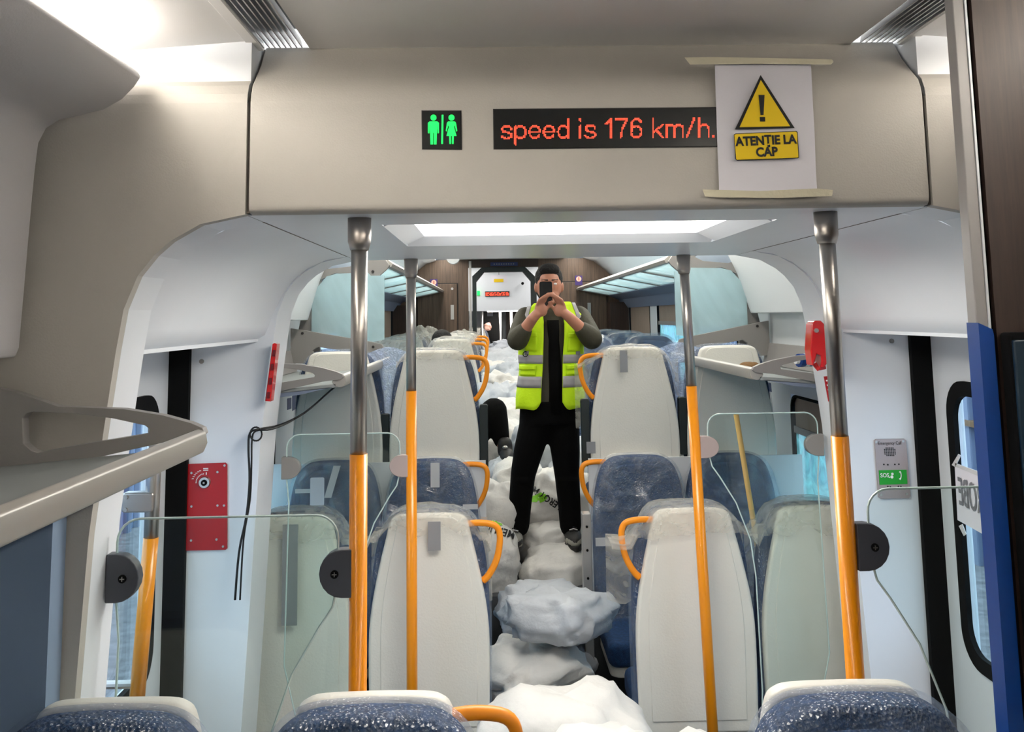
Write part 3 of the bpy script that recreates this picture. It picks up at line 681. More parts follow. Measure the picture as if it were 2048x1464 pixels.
for k in range(9):
    a_ = math.radians(100+k*10); vf.append(box(c[0]+.031*math.cos(a_)-.0014, c[0]+.031*math.cos(a_)+.0014, YQ-.0075, YQ-.006, c[1]+.031*math.sin(a_)-.002, c[1]+.031*math.sin(a_)+.002))
for k in range(6):
    a_ = math.radians(112+k*10); vf.append(box(c[0]+.045*math.cos(a_)-.004, c[0]+.045*math.cos(a_)+.003, YQ-.0075, YQ-.006, c[1]+.045*math.sin(a_)-.0012, c[1]+.045*math.sin(a_)+.0012))
vf += [box(c[0]-.006, c[0]+.012, YQ-.0075, YQ-.006, c[1]+.048, c[1]+.051), box(c[0]-.006, c[0]+.012, YQ-.0075, YQ-.006, c[1]+.042, c[1]+.045), box(c[0]+.004, c[0]+.007, YQ-.0075, YQ-.006, c[1]+.027, c[1]+.036)]
mk('printed_marks', join(*vf), 'white_ink', t)

# intercom
t = thing('emergency_intercom', (1.28, YQ, 1.35), 'grey metal emergency call intercom with green SOS label on the right door pillar', 'intercom')
ip = [PX(*p, YQ) for p in [(1748, 881), (1751, 878), (1807, 877), (1811, 880), (1820, 992), (1817, 996), (1760, 997), (1756, 994)]]
mk('plate', prism(ip, YQ-.006, YQ), 'intercom', t, bevel=.001)
u = (P(1808, 940, YQ)-P(1752, 941, YQ)).normalized(); v = Vector((-u.z, 0, u.x)).normalized()
v = (P(1779, 880, YQ)-P(1788, 994, YQ)).normalized()
text('heading', 'Emergency Call', .0165, P(1779.5, 886.5, YQ-.008), u, v, 'ink', t, sx=.85)
vf = []
for j in range(6):
    for i in range(7):
        if j in (0, 5) and i in (0, 6): continue
        q = P(1769+i*3.4+j*.3, 896+j*3.0, YQ-.007); vf.append(disc((q.x, q.z), .0022, YQ-.0078, YQ-.006, 6))
mk('speaker_holes', join(*vf), 'ink', t)
mk('label_plate', prism([PX(*p, YQ) for p in [(1756, 940), (1811, 939), (1813, 967), (1758, 969)]], YQ-.0085, YQ-.006), 'green', t)
text('sos_lettering', 'SOS', .021, P(1769.5, 951, YQ-.011), u, v, 'white_ink', t, bold=.0004, sx=.9)
mk('person_symbol', join(*[disc((P(x, y, YQ-.01).x, P(x, y, YQ-.01).z), r, YQ-.0105, YQ-.0085, 10) for x, y, r in ((1785, 948, .0045), (1784, 954, .0055), (1779, 955, .002))]), 'white_ink', t)
hq = [P(1798+4.5*math.cos(a_), 951+8*math.sin(a_), YQ-.0105) for a_ in [math.radians(-75+k*19) for k in range(9)]]
mk('handset_symbol', tube(hq, [.0034, .003, .002, .0018, .0018, .0018, .002, .003, .0034], 6), 'white_ink', t)
for x, y in ((1768, 929), (1776, 929.5), (1790, 929), (1798, 928.5), (1776, 973), (1781, 974), (1797, 973), (1802, 973)):
    mk('small_symbol', disc(PX(x, y, YQ-.008), .003, YQ-.0075, YQ-.006, 8), 'ink', t)
for x, y in ((1752.5, 884), (1806, 882.5), (1762, 990), (1814, 988)): mk('screw', disc(PX(x, y, YQ-.008), .0045, YQ-.009, YQ-.006, 10), 'steel', t)

# red hammer cases
def pp(pts, y0, y1, Yp=None): return prism([PX(x, y, Yp or y0) for x, y in pts], y0, y1)
t = thing('hammer_case', (1.05, 3.56, 1.8), 'glossy red emergency hammer case with slot, beside the nearest right pole', 'hammer case')
o = [(1624, 648), (1630, 641), (1642, 641), (1649, 648), (1658, 690), (1657, 722), (1650, 735), (1634, 737), (1625, 732), (1621, 700)]
mk('housing', pp(o[:7]+[(1644, 736), (1643, 712), (1634, 708), (1629, 728), (1625, 732), (1621, 700)], 3.50, 3.57), 'redplastic', t, bevel=.006, seg=3)
mk('handle_guard', tube([P(1628, 726, 3.53), P(1636, 737, 3.53), P(1650, 733, 3.53)], .010, 8), 'redplastic', t)
c = PX(1633, 661, 3.49); mk('pin', disc(c, .008, 3.488, 3.50, 14), 'steel', t); mk('bracket', box(c[0]+.02, c[0]+.08, 3.57, 3.60, c[1]-.12, c[1]), 'redplastic', t)
t = thing('red_notice_sticker', (1.08, 3.59, 1.62), 'red sticker with white lines below the red hammer case', 'sticker')
mk('sheet', pp([(1648, 753), (1661, 752), (1671, 802), (1657, 803)], 3.594, 3.599), 'red', t)
mk('printed_lines', join(*[pp([(1652+k*1.9, 760+k*9), (1661+k*1.9, 759+k*9), (1661.5+k*1.9, 762+k*9), (1652.5+k*1.9, 763+k*9)], 3.592, 3.594) for k in range(5)]), 'white_ink', t)
t = thing('red_striped_case', (-1.08, 3.7, 1.8), 'narrow red emergency case edge above the leaning left pole', 'case')
mk('body', pp([(545, 688), (549, 686), (554, 688), (541, 803), (530, 802)], 3.55, 3.6), 'redplastic', t)
for k in range(4):
    y = 700+k*28; x = 546-k*3.7
    mk('dark_stripe', pp([(x, y), (x+5.5, y), (x+4.2, y+13), (x-1.5, y+13)], 3.545, 3.551), mat('dark_red', srgb(110, 10, 22), .4) if k == 0 else bpy.data.materials['dark_red'], t)
mk('pale_edge', pp([(543, 690), (545, 688), (531, 803), (528, 803)], 3.55, 3.6), 'wallw', t)

# paper taped on right door window, lettering readable from outside (mirrored here)
t = thing('door_window_paper', (1.40, 3.3, 1.35), 'white paper with mirrored grey letters taped on the right door window', 'notice')
xs = HW-.018
def sw(y, z): return (xs, y, z)
def doorpt(px, py):
    d = cF + cR*((px-1024)/F_PX) - cU*((py-Y0)/F_PX); k = (xs-EYE.x)/d.x; return EYE+d*k
c4 = [doorpt(*p) for p in ((1909, 925), (1966, 950), (1990, 1082), (1915, 1040))]
mk('sheet', ([tuple(p) for p in c4]+[(p.x+.002, p.y, p.z) for p in c4], [(0, 1, 2, 3), (7, 6, 5, 4), (0, 4, 5, 1), (1, 5, 6, 2), (2, 6, 7, 3), (3, 7, 4, 0)]), 'paper', t)
V, Fc = textmesh('PROBE', .135, .0012, .50)
mid = (doorpt(1919, 990)+doorpt(1966, 1010))/2
py0 = doorpt(1919, 985).y; pz = doorpt(1935, 990).z
mx_ = max(a for a, b in V); V3 = [(xs-.004, py0+(a-mx_), pz+b-(mx_-a)*0.03) for a, b in V]
mk('mirrored_lettering', (V3, Fc), 'inkgrey', t)
for pts in (((1905, 930), (1918, 908), (1923, 911), (1912, 934)), ((1912, 926), (1964, 945), (1965, 955), (1912, 933)), ((1919, 1052), (1926, 1048), (1934, 1068), (1929, 1072))):
    q = [doorpt(*p) for p in pts]; mk('tape_strip', ([(p.x-.003, p.y, p.z) for p in q]+[(p.x-.001, p.y, p.z) for p in q], [(0, 1, 2, 3), (7, 6, 5, 4), (0, 4, 5, 1), (1, 5, 6, 2), (2, 6, 7, 3), (3, 7, 4, 0)]), 'tape_w', t)

# near right walnut partition with aluminium edge and blue guard, and the screen mounted on it
YR = 1.6
xa = PX(1912, 300, YR)[0]
t = thing('walnut_partition', (xa+.4, YR, 0), 'dark walnut partition at the right with an aluminium edge post', 'partition')
e0 = PX(1899, 0, YR)[0]; e1 = PX(1945, 650, YR)[0]; zb = PX(1945, 655, YR)[1]
mk('edge_post', box(e0, e0+.020, YR-.01, YR+.02, 0, 2.69), 'post', t, bevel=.002)
mk('edge_bead', box(e0+.020, e0+.0235, YR-.012, YR+.0, 0, 2.69), 'wallw', t)
mk('shadow_gap', box(e0+.0235, e0+.032, YR, YR+.02, 0, 2.69), 'black', t)
mk('panel', box(e0+.032, 1.40, YR-.012, YR+.02, 0, 2.65), 'wood_near', t)
mk('blue_guard', prism([(e0-.001, 0), (e0-.001, zb+.008), (e0+.022, zb-.003), (e0+.024, zb-.012), (e0+.024, 0)], YR-.018, YR+.022), 'blue_trim', t)
t = thing('wall_screen', (PX(2030, 900, YR)[0]+.1, YR-.03, .9), 'dark teal screen housing on the walnut partition at the right edge', 'screen')
q = PX(2022, 680, YR-.05); q2 = PX(2040, 1464, YR-.05)
mk('back_box', box(q[0], q[0]+.30, YR-.045, YR-.012, q2[1], q[1]+.012), 'black', t, bevel=.006)
mk('bezel', box(q[0]+.002, q[0]+.29, YR-.055, YR-.045, q2[1]+.01, q[1]), 'teal_scr', t, bevel=.003)

# ================================================================== LUGGAGE RACKS
BR_O = [(0, 762), (30, 782), (62, 803), (120, 812), (250, 817), (330, 830), (385, 845), (408, 855), (412, 866), (404, 874), (330, 884), (250, 902), (150, 925), (60, 945), (0, 950)]
BR_H = [(58, 826), (72, 823), (150, 826), (230, 836), (293, 850), (303, 858), (300, 866), (240, 876), (150, 891), (80, 904), (68, 900), (52, 886), (50, 835)]
def ringplate(outer, inner, y0, y1):
    """plate with a hole: both outlines resampled around the hole's centre"""
    cx_ = sum(p[0] for p in inner)/len(inner); cz_ = sum(p[1] for p in inner)/len(inner)
    def hit(poly, a):
        d = (math.cos(a), math.sin(a)); best = None
        for (x1, z1), (x2, z2) in zip(poly, poly[1:]+poly[:1]):
            ex, ez = x2-x1, z2-z1; den = d[0]*ez-d[1]*ex
            if abs(den) < 1e-12: continue
            t_ = ((x1-cx_)*ez-(z1-cz_)*ex)/den; u_ = ((x1-cx_)*d[1]-(z1-cz_)*d[0])/den
            if t_ > 0 and -1e-9 <= u_ <= 1+1e-9: best = t_ if best is None else max(best, t_)
        return (cx_+d[0]*best, cz_+d[1]*best)
    angs = sorted({math.atan2(z-cz_, x-cx_) for x, z in outer+inner}); angs = [a for i, a in enumerate(angs) if i == 0 or a-angs[i-1] > .004]
    O = [hit(outer, a) for a in angs]; I = [hit(inner, a) for a in angs]; n = len(angs)
    V = [(x, y0, z) for x, z in O]+[(x, y0, z) for x, z in I]+[(x, y1, z) for x, z in O]+[(x, y1, z) for x, z in I]; Fc = []
    for i in range(n):
        j = (i+1) % n; Fc += [(i, j, n+j, n+i), (2*n+i, 2*n+j, 3*n+j, 3*n+i), (i, j, 2*n+j, 2*n+i), (n+i, n+j, 3*n+j, 3*n+i)]
    return V, Fc
def simp(pts):
    """bracket outline in metres: x from tip towards the wall, z"""
    q = [PX(x, y, 2.04) for x, y in pts]; return [(-.832-(a if False else 0)+0 if False else a, b) for a, b in q]
BO, BH = simp(BR_O), simp(BR_H)
BO = [(-1.44, BO[0][1]+.02)]+BO[1:-1]+[(-1.44, BO[-1][1]-.005)]
def rack(name, s, y0, y1, lab, endy, zoff=0., two=False):
    t = thing(name, (s*1.2, (y0+y1)/2, 1.78), lab, 'luggage rack')
    # rail profile x (from centre), z
    pr = [(.818, 1.80), (.822, 1.822), (.838, 1.828), (.865, 1.815), (.875, 1.80), (.868, 1.782), (.845, 1.775), (.826, 1.78)]
    mk('front_rail', prism([(s*x, z+zoff) for x, z in pr], y0, y1), 'rail', t, bevel=.004)
    mk('shelf_plate', prism([(s*.86, 1.79+zoff), (s*1.40, 1.745+zoff), (s*1.40, 1.73+zoff), (s*.86, 1.776+zoff)], y0, y1), 'shelf', t)
    mk('under_trim', prism([(s*.87, 1.778+zoff), (s*1.40, 1.729+zoff), (s*1.40, 1.705+zoff), (s*1.0, 1.75+zoff)], y0, y1-.02 if s else y1), 'rackblue', t)
    mk('wall_strip', prism([(s*1.37, 1.75+zoff), (s*1.41, 1.75+zoff), (s*1.41, 1.87+zoff), (s*1.395, 1.87+zoff)], y0, y1), 'rackgrey', t)
    for k, ye in enumerate(endy):
        o = [(-s*x, z+zoff) for x, z in BO]; h = [(-s*x, z+zoff) for x, z in BH]
        br = mk('end_bracket', ringplate(o, h, ye, ye+.028), 'rackgrey', t, bevel=.004)
    return t
rack('luggage_rack', -1, -.8, 2.03, 'nearest luggage rack at lower left with a pointed grey end bracket', [2.03])
rack('luggage_rack', 1, -.8, 1.55, 'luggage rack hidden behind the walnut partition on the right', [1.55])
rack('luggage_rack', -1, 3.90, 5.66, 'low luggage rack on the left beyond the doors', [3.88])
rack('luggage_rack', 1, 3.90, 5.66, 'low luggage rack on the right beyond the doors', [3.88])
# upper racks of the raised section, with frosted shelf panels, end frames and frosted dividers
for s, nm in ((-1, 'left'), (1, 'right')):
    t = thing('overhead_rack', (s*1.2, 8.7, 2.3), 'high luggage rack with frosted blue shelves along the %s of the raised section' % nm, 'luggage rack')
    y0, y1 = 5.74, 11.85
    mk('front_rail', prism([(s*.82, 2.375), (s*.85, 2.40), (s*.89, 2.385), (s*.875, 2.36), (s*.83, 2.355)], y0, y1), 'rail', t)
    n_ = 5
    for k in range(n_):
        a, b = y0+(y1-y0)*k/n_+.03, y0+(y1-y0)*(k+1)/n_-.03
        mk('shelf_panel', prism([(s*.87, 2.370), (s*1.22, 2.30), (s*1.22, 2.292), (s*.87, 2.362)], a, b), 'frost', t)
        mk('cross_bar', prism([(s*.87, 2.372), (s*1.22, 2.302), (s*1.22, 2.285), (s*.87, 2.355)], b, b+.06), 'rackgrey', t)
    mk('wall_shelf', prism([(s*1.22, 2.305), (s*1.41, 2.29), (s*1.41, 2.20), (s*1.22, 2.285)], y0, y1), 'rackblue', t)
    mk('lower_cove', prism([(s*1.34, 2.235), (s*1.41, 2.25), (s*1.41, 2.13)], y0, y1), 'purple' if False else 'rackblue', t)
    # end frame: ring with oval hole on top, posts down to the low rack
    g = lambda pts: [(s*x, z) for x, z in pts]
    mk('end_frame', ringplate(g([(.83, 2.36), (.86, 2.40), (.98, 2.435), (1.25, 2.44), (1.31, 2.40), (1.31, 2.24), (1.22, 2.29), (1.15, 2.32), (.97, 2.34), (.94, 2.30), (.89, 2.30), (.85, 2.335)]),
                              g([(.99, 2.385), (1.04, 2.415), (1.20, 2.418), (1.24, 2.395), (1.24, 2.36), (1.19, 2.345), (1.04, 2.36)]), 5.66, 5.69), 'rackgrey', t, bevel=.004)
    mk('wall_post', prism(g([(1.235, 2.30), (1.30, 2.32), (1.37, 1.98), (1.36, 1.80), (1.23, 1.82), (1.26, 2.0)]), 5.67, 5.70), 'rackgrey', t, bevel=.004)
    mk('foot_bracket', ringplate(g([(.83, 1.81), (.87, 1.90), (.93, 1.915), (1.02, 1.875), (1.26, 1.915), (1.34, 1.99), (1.40, 2.0), (1.40, 1.80), (1.22, 1.79), (.9, 1.785)]),
                                g([(1.0, 1.83), (1.06, 1.86), (1.24, 1.89), (1.27, 1.87), (1.25, 1.815), (1.2, 1.80), (1.02, 1.805)]), 5.60, 5.63), 'rackgrey', t, bevel=.003)
    for x, z in ((.93, 2.325), (1.27, 2.33), (.92, 1.885), (1.33, 1.97)): mk('bolt', disc((s*x, z), .008, 5.652 if z > 2 else 5.595, 5.66 if z > 2 else 5.60, 10), 'dark', t)
    d = mk('glass_divider', prism(g([(.86, 1.925), (1.02, 1.895), (1.20, 1.925), (1.285, 1.965), (1.285, 2.20), (1.20, 2.30), (1.14, 2.315), (.96, 2.32), (.94, 2.30), (.86, 2.30)]), 5.64, 5.652), 'frost',
           label='upright frosted light blue glass divider at the %s side of the step' % nm, cat='divider')
# things on the racks
def cushion(name, c, size, m, lab, cat, seed=1, amp=.12, rot=0, tilt=0, ex=3.2, n=48, kind=None, group=None, parent=None):
    """soft lumpy body: super-ellipsoid with folds"""
    V = []; Fc = []; nu, nv = n, n//2
    rz = Matrix.Rotation(rot, 3, 'Z') @ Matrix.Rotation(tilt, 3, 'Y')
    sp = lambda a, e: math.copysign(abs(a)**e, a)
    e = 2/ex
    for j in range(nv+1):
        ph = -PI/2+PI*j/nv
        for i in range(nu):
            th = 2*PI*i/nu
            p = Vector((sp(math.cos(ph), e)*sp(math.cos(th), e), sp(math.cos(ph), e)*sp(math.sin(th), e), sp(math.sin(ph), 1.0)))
            q = Vector((p.x*size[0], p.y*size[1], p.z*size[2]))
            k = noise.noise((q.x*7+seed*3.1, q.y*7, q.z*7+seed))+.6*noise.noise((q.x*17+seed, q.y*17+seed*1.7, q.z*17))
            rid = 1-abs(noise.noise((q.x*6+seed*2.3, q.y*6-seed, q.z*9)))*2; rid2 = 1-abs(noise.noise((q.x*13-seed, q.y*11+seed, q.z*12)))*2
            q *= 1+amp*k+amp*.9*max(0, rid)**3-amp*.55*max(0, rid2)**4
            q.z += min(size)*.16*noise.noise((q.x*5, q.y*5+seed, 3))
            V.append(Vector(c)+rz @ q)
    for j in range(nv):
        for i in range(nu): Fc.append((j*nu+i, j*nu+(i+1) % nu, (j+1)*nu+(i+1) % nu, (j+1)*nu+i))
    bm_ = (V, Fc)
    o = mk(name, bm_, m, parent, smooth=True, label=lab, cat=cat, group=group, kind=kind)
    return o
c = P(1428, 693, 5.4); cushion('wrapped_cushion', (c.x, 5.35, 1.79), (.09, .10, .03), 'cream', 'cream padded bundle on the right low rack under the frosted divider', 'cushion', 3, .1)
c = P(690, 716, 5.4); cushion('wrapped_cushion', (c.x, 5.35, 1.79), (.09, .10, .03), 'cream', 'cream padded bundle on the left low rack under the frosted divider', 'cushion', 5, .1)
c = P(1500, 705, 4.75); cushion('brown_tuft', (c.x, 4.75, 1.785), (.030, .035, .014), 'brown', 'small brown fluffy scrap on the right low luggage rack', 'scrap', 8, .5)
t = thing('striped_bottle', (1.12, 4.1, 1.83), 'blue and white packet on the right low rack behind the bracket', 'bottle')
c = P(1611, 722, 4.05)
mk('body', tube([(c.x-.03, 4.05, 1.845), (c.x+.05, 4.08, 1.845)], .028, 14), 'blue_trim', t); mk('label_band', tube([(c.x-.005, 4.058, 1.845), (c.x+.012, 4.064, 1.845)], .0288, 14), 'white_ink', t); mk('cap', tube([(c.x-.045, 4.046, 1.845), (c.x-.03, 4.05, 1.845)], .015, 12), 'white_ink', t)
# cctv dome
c = PX(905, 519, 11.0)
t = thing('ceiling_camera', (c[0], 9.6, 2.6), 'small white dome camera hanging under the raised section ceiling', 'camera')
c = PX(906, 518, 6.5)
mk('base', disc((c[0], c[1]+.01), .045, 6.48, 6.56), 'wallw', t); mk('dome', tube([(c[0], 6.52, c[1]+.0), (c[0], 6.52, c[1]-.02)], [.03, .012], 12), 'black', t)
mk('drop_tube', tube([(c[0], 6.52, c[1]+.02), (c[0], 6.52, 2.76)], .02, 10), 'wallw', t)
# navy stickers on side walls
for s, pts, nm in ((1, [(1510, 758), (1529, 762), (1531, 786), (1512, 782)], 'right'), (1, [(1532, 764), (1541, 766), (1543, 784), (1534, 782)], 'right'), (-1, [(585, 792), (598, 788), (598, 814), (585, 822)], 'left'), (-1, [(575, 797), (583, 795), (583, 817), (575, 820)], 'left')):
    xw = s*(HW-.002); q = []
    for px, py in pts:
        d = cF+cR*((px-1024)/F_PX)-cU*((py-Y0)/F_PX); q.append(EYE+d*((xw-EYE.x)/d.x))
    o = mk('wall_sticker', ([tuple(p) for p in q]+[(p.x+s*.002, p.y, p.z) for p in q], [(0, 1, 2, 3), (7, 6, 5, 4), (0, 4, 5, 1), (1, 5, 6, 2), (2, 6, 7, 3), (3, 7, 4, 0)]), 'navy',
           label=('larger' if abs(pts[0][0]-pts[1][0]) > 10 else 'smaller')+' navy sticker on the %s side wall under the low rack' % nm, cat='sticker')
# cables at left
t = thing('black_cable', (-1, 3.9, 1.4), 'two thin black cables drooping from the left low rack and coiled by the pillar', 'cable')
Yc = 3.86
mk('upper_run', tube(smoothpath([P(697, 752, 4.3), P(660, 782, 4.1), P(610, 825, 3.9), P(560, 850, 3.85), P(520, 858, 3.56), P(500, 866, 3.55), P(497, 900, 3.55), P(499, 960, 3.55), P(493, 1030, 3.55), P(478, 1105, 3.55), P(470, 1200, 3.55)]), .0042, 6), 'cable', t, smooth=True)
mk('second_run', tube(smoothpath([P(697, 748, 4.35), P(640, 800, 4.1), P(590, 838, 3.9), P(545, 858, 3.57), P(512, 862, 3.56), P(504, 880, 3.56), P(503, 930, 3.56), P(500, 1000, 3.56), P(487, 1080, 3.56), P(480, 1200, 3.56)]), .0032, 6), 'cable', t, smooth=True)
mk('coil', tube([P(512+12*math.cos(k*.6), 868+14*math.sin(k*.6), 3.56-.002*(k % 5)) for k in range(32)], .003, 5), 'cable', t, smooth=True)
# broomstick
t = thing('broomstick', (1.0, 4.45, .8), 'pale orange wooden broomstick leaning between the front right seats', 'broomstick')
a, b, c = P(1472, 828, 4.55), P(1508, 1050, 4.50), P(1530, 1190, 4.45)
mk('stick', tube([a, b, c], .0125, 10), 'stick', t, smooth=True)
mk('plastic_sleeve', tube([P(1503, 1020, 4.49), P(1508, 1050, 4.49), P(1517, 1085, 4.48), P(1532, 1150, 4.46)], [.014, .02, .045, .055], 12), 'film', t, smooth=True)

# ================================================================== SEATS  (built facing +y, shell side towards -y)
CUSH = [(.235, .42), (.240, .80), (.234, .98), (.218, 1.10), (.192, 1.185), (.155, 1.228), (.10, 1.248), (0, 1.253)]
SHEL = [(.232, .40), (.238, .74), (.226, .90), (.197, 1.05), (.170, 1.16), (.154, 1.222), (.134, 1.242), (.10, 1.250), (0, 1.252)]
def sym(h): return [(x, z) for x, z in h]+[(-x, z) for x, z in h[-2::-1]]
def smooth2(h, k=4): return [(p.x, p.z) for p in smoothpath([(x, 0, z) for x, z in h], k)]
CU2, SH2 = sym(smooth2(CUSH, 3)), sym(smooth2(SHEL, 3))
def ztop(x, h=CUSH):
    x = abs(x)
    for (x1, z1), (x2, z2) in zip(h[2:], h[3:]):
        if x2 <= x <= x1: return z1+(z2-z1)*(x-x1)/(x2-x1)
    return h[2][1]-(x-h[2][0])*3 if x > h[2][0] else h[-1][1]
def drape(name, u0, u1, zt, yf, yb, zf, zb, m, parent, seed=1, amp=.012, nu=22, label=None, wav=.02):
    """thin sheet hung over the top of a seat: down the -y side to zf, down the +y side to zb"""
    V = []; rows = []
    for i in range(nu+1):
        u = u0+(u1-u0)*i/nu; T = zt(u)+.008
        zf_ = zf+wav*noise.noise((u*9, seed, 0)); zb_ = zb+wav*noise.noise((u*9, seed, 5))
        path = [(yf, zf_+(T-.02-zf_)*k/7) for k in range(7)]+[(yf+(yb-yf)*k/4, T+.006*math.sin(PI*k/4)) for k in range(5)]+[(yb, T-.02+(zb_-T+.02)*k/6) for k in range(1, 7)]
        for y, z in path:
            d = amp*noise.noise((u*11+seed, y*9, z*9))+amp*.6*noise.noise((u*26, z*20+seed, y*20))
            V.append((u, y+(d if y > (yf+yb)/2 else -abs(d)), z+.5*amp*noise.noise((u*14, seed, z*6))))
        rows.append(len(path))
    k = rows[0]
    return mk(name, (V, [(i*k+j, (i+1)*k+j, (i+1)*k+j+1, i*k+j+1) for i in range(nu) for j in range(k-1)]), m, parent, smooth=True, label=label)
def make_seat(handle=0, armrests=(), wrap=True, simple=False):
    t = thing('passenger_seat', (0, 0, 0))
    sh = mk('shell', prism(SH2, -.035, .012), 'shell', t, bevel=.014, seg=3, label='off-white moulded back shell')
    inner = [(x*.80, .45+(z-.40)*.93) for x, z in SH2]
    mk('shell_inset', prism(inner, -.040, -.030), 'shell', sh, bevel=.004)
    cu = mk('backrest', prism(CU2, .014, .12), 'fabric', t, bevel=.035, seg=4, label='dark blue patterned backrest cushion')
    mk('head_pad', prism([(x*.78, 1.0+(z-1.0)*.86) for x, z in CU2 if z >= .97], .115, .142), 'fabric', cu, bevel=.012)
    if not simple:
        mk('seat_cushion', prism(rrect(-.225, .225, .08, .53, .05, 4), .36, .47, 'z'), 'fabric', t, bevel=.03, seg=3)
        mk('seat_pan', prism(rrect(-.215, .215, .02, .50, .05, 4), .31, .36, 'z'), 'shell', t, bevel=.01)
        mk('pedestal', join(box(-.05, .05, .12, .40, .02, .31), box(-.18, .18, .10, .45, 0, .03)), 'rackgrey', t, bevel=.005)
    if handle:
        s = handle
        path = smoothpath([(s*.14, -.005, 1.205), (s*.20, -.01, 1.21), (s*.262, -.012, 1.20), (s*.283, -.012, 1.165), (s*.278, -.012, 1.10), (s*.262, -.012, 1.05), (s*.235, -.006, 1.005), (s*.215, 0, .985)], 4)
        mk('grab_handle', tube(path, .0145, 10, flat=.8), 'orange_h', t, smooth=True, label='orange plastic grab handle')
    for x, z0, z1, col in armrests:
        ar = mk('armrest', prism(rrect(x-.022, x+.022, z0, z1, .01, 3), -.02, .03), 'armrest' if col == 0 else 'wallw', t, bevel=.004)
        if col:
            for q in range(3): mk('bolt', disc((x, z1-.06-q*.12), .007, -.024, -.02, 8), 'dark', ar)
    return t
SEATS = []
def seat(x, y, z, face, lab, group, **kw):
    t = make_seat(**kw); setp(t, lab, 'seat', group); SEATS.append(t)
    return t
def put(t, x, y, z, face):
    t.location = (x, y, z); t.rotation_euler = (0, 0, 0 if face > 0 else PI)
def addfilm(t, over=1, seed=1, cap=True, bubble=False, both=True):
    if bubble:
        o = mk('bubble_wrap', prism([(x*1.04, .40+(z-.40)*1.012) for x, z in CU2], .011, .152), 'bubble', t, bevel=.03, seg=3, label='bubble wrap around the backrest')
    if cap:
        drape('plastic_cover', -.235, .235, lambda u: ztop(u), -.055, .165, 1.10, .75, 'filmtop', t, seed, label='milky plastic cover pulled over the top')
# --- high row: white shells facing us, raised floor
YHI, ZHI = 5.17, .625
specs = [(-.54, 1, 'white-backed seat left of the aisle, top row, behind the far left pole', [(.262, .63, .96, 0), (-.262, .60, .92, 0)], 1),
         (-1.05, 0, 'white-backed seat at far left of the top row, partly behind the near left pole', [], 2),
         (.525, -1, 'white-backed seat right of the aisle with grey tape and frilly plastic on its top', [(-.262, .63, .98, 0), (.262, .68, .98, 0)], 3),
         (1.04, 0, 'white-backed seat at far right of the top row, beside the frosted divider', [], 4)]
for x, h, lab, arm, sd in specs:
    t = seat(x, YHI, ZHI, 1, lab, 'white-backed seats of the top row', handle=h, armrests=arm)
    if sd == 3:
        drape('plastic_cover', -.30, .235, lambda u: ztop(max(-.17, u))-(.06*max(0, -.17-u)/.13), -.06, .16, 1.19, .8, 'filmtop', t, 3, amp=.02, label='milky plastic cover pulled over the top and the handle', wav=.05)
        mk('tape_strip', box(-.075, -.035, -.068, -.064, 1.12, 1.235), 'tape_g', t)
        mk('tape_strip', box(-.262, -.215, -.046, -.042, .70, .76), 'tape_g', t)
    elif sd == 1:
        drape('plastic_cover', -.20, .19, lambda u: ztop(u), -.05, .16, 1.20, .8, 'filmtop', t, 1, label='milky plastic cover pulled over the top')
    mk('bubble_wrap', prism([(x_*1.03, .40+(z_-.40)*1.01) for x_, z_ in CU2], .011, .15), 'bubble', t, bevel=.03, seg=3)
    put(t, x, YHI, ZHI, 1)
for s in (-1, 1):  # bubble wrap bunched between the pair
    V = []; n_ = 10
    for j in range(15):
        for i in range(n_+1):
            u = -.115+.23*i/n_; z = .70+.55*j/14
            V.append((s*.79+u*(1-.25*math.sin(PI*j/14)), 5.22+.02*noise.noise((u*20, z*9, s)), ZHI+z+.02*math.cos(u*20)))
    mk('bubble_wrap_sheet', (V, [(j*(n_+1)+i, j*(n_+1)+i+1, (j+1)*(n_+1)+i+1, (j+1)*(n_+1)+i) for j in range(14) for i in range(n_)]), film('bubble_sheet%d' % s, srgb(176, 200, 240), .9, 12, .4, .15, vor=120), smooth=True,
       label='pale blue bubble wrap sheet between the two top-row seats %s of the aisle' % ('left' if s < 0 else 'right'), cat='bubble wrap')
# riser / ledge between rows
mk('trim_8', box(-1.40, -.27, 5.112, 5.13, 0, 1.30), 'wallw', kind='structure'); mk('trim_9', box(.27, 1.40, 5.112, 5.13, 0, 1.30), 'wallw', kind='structure')
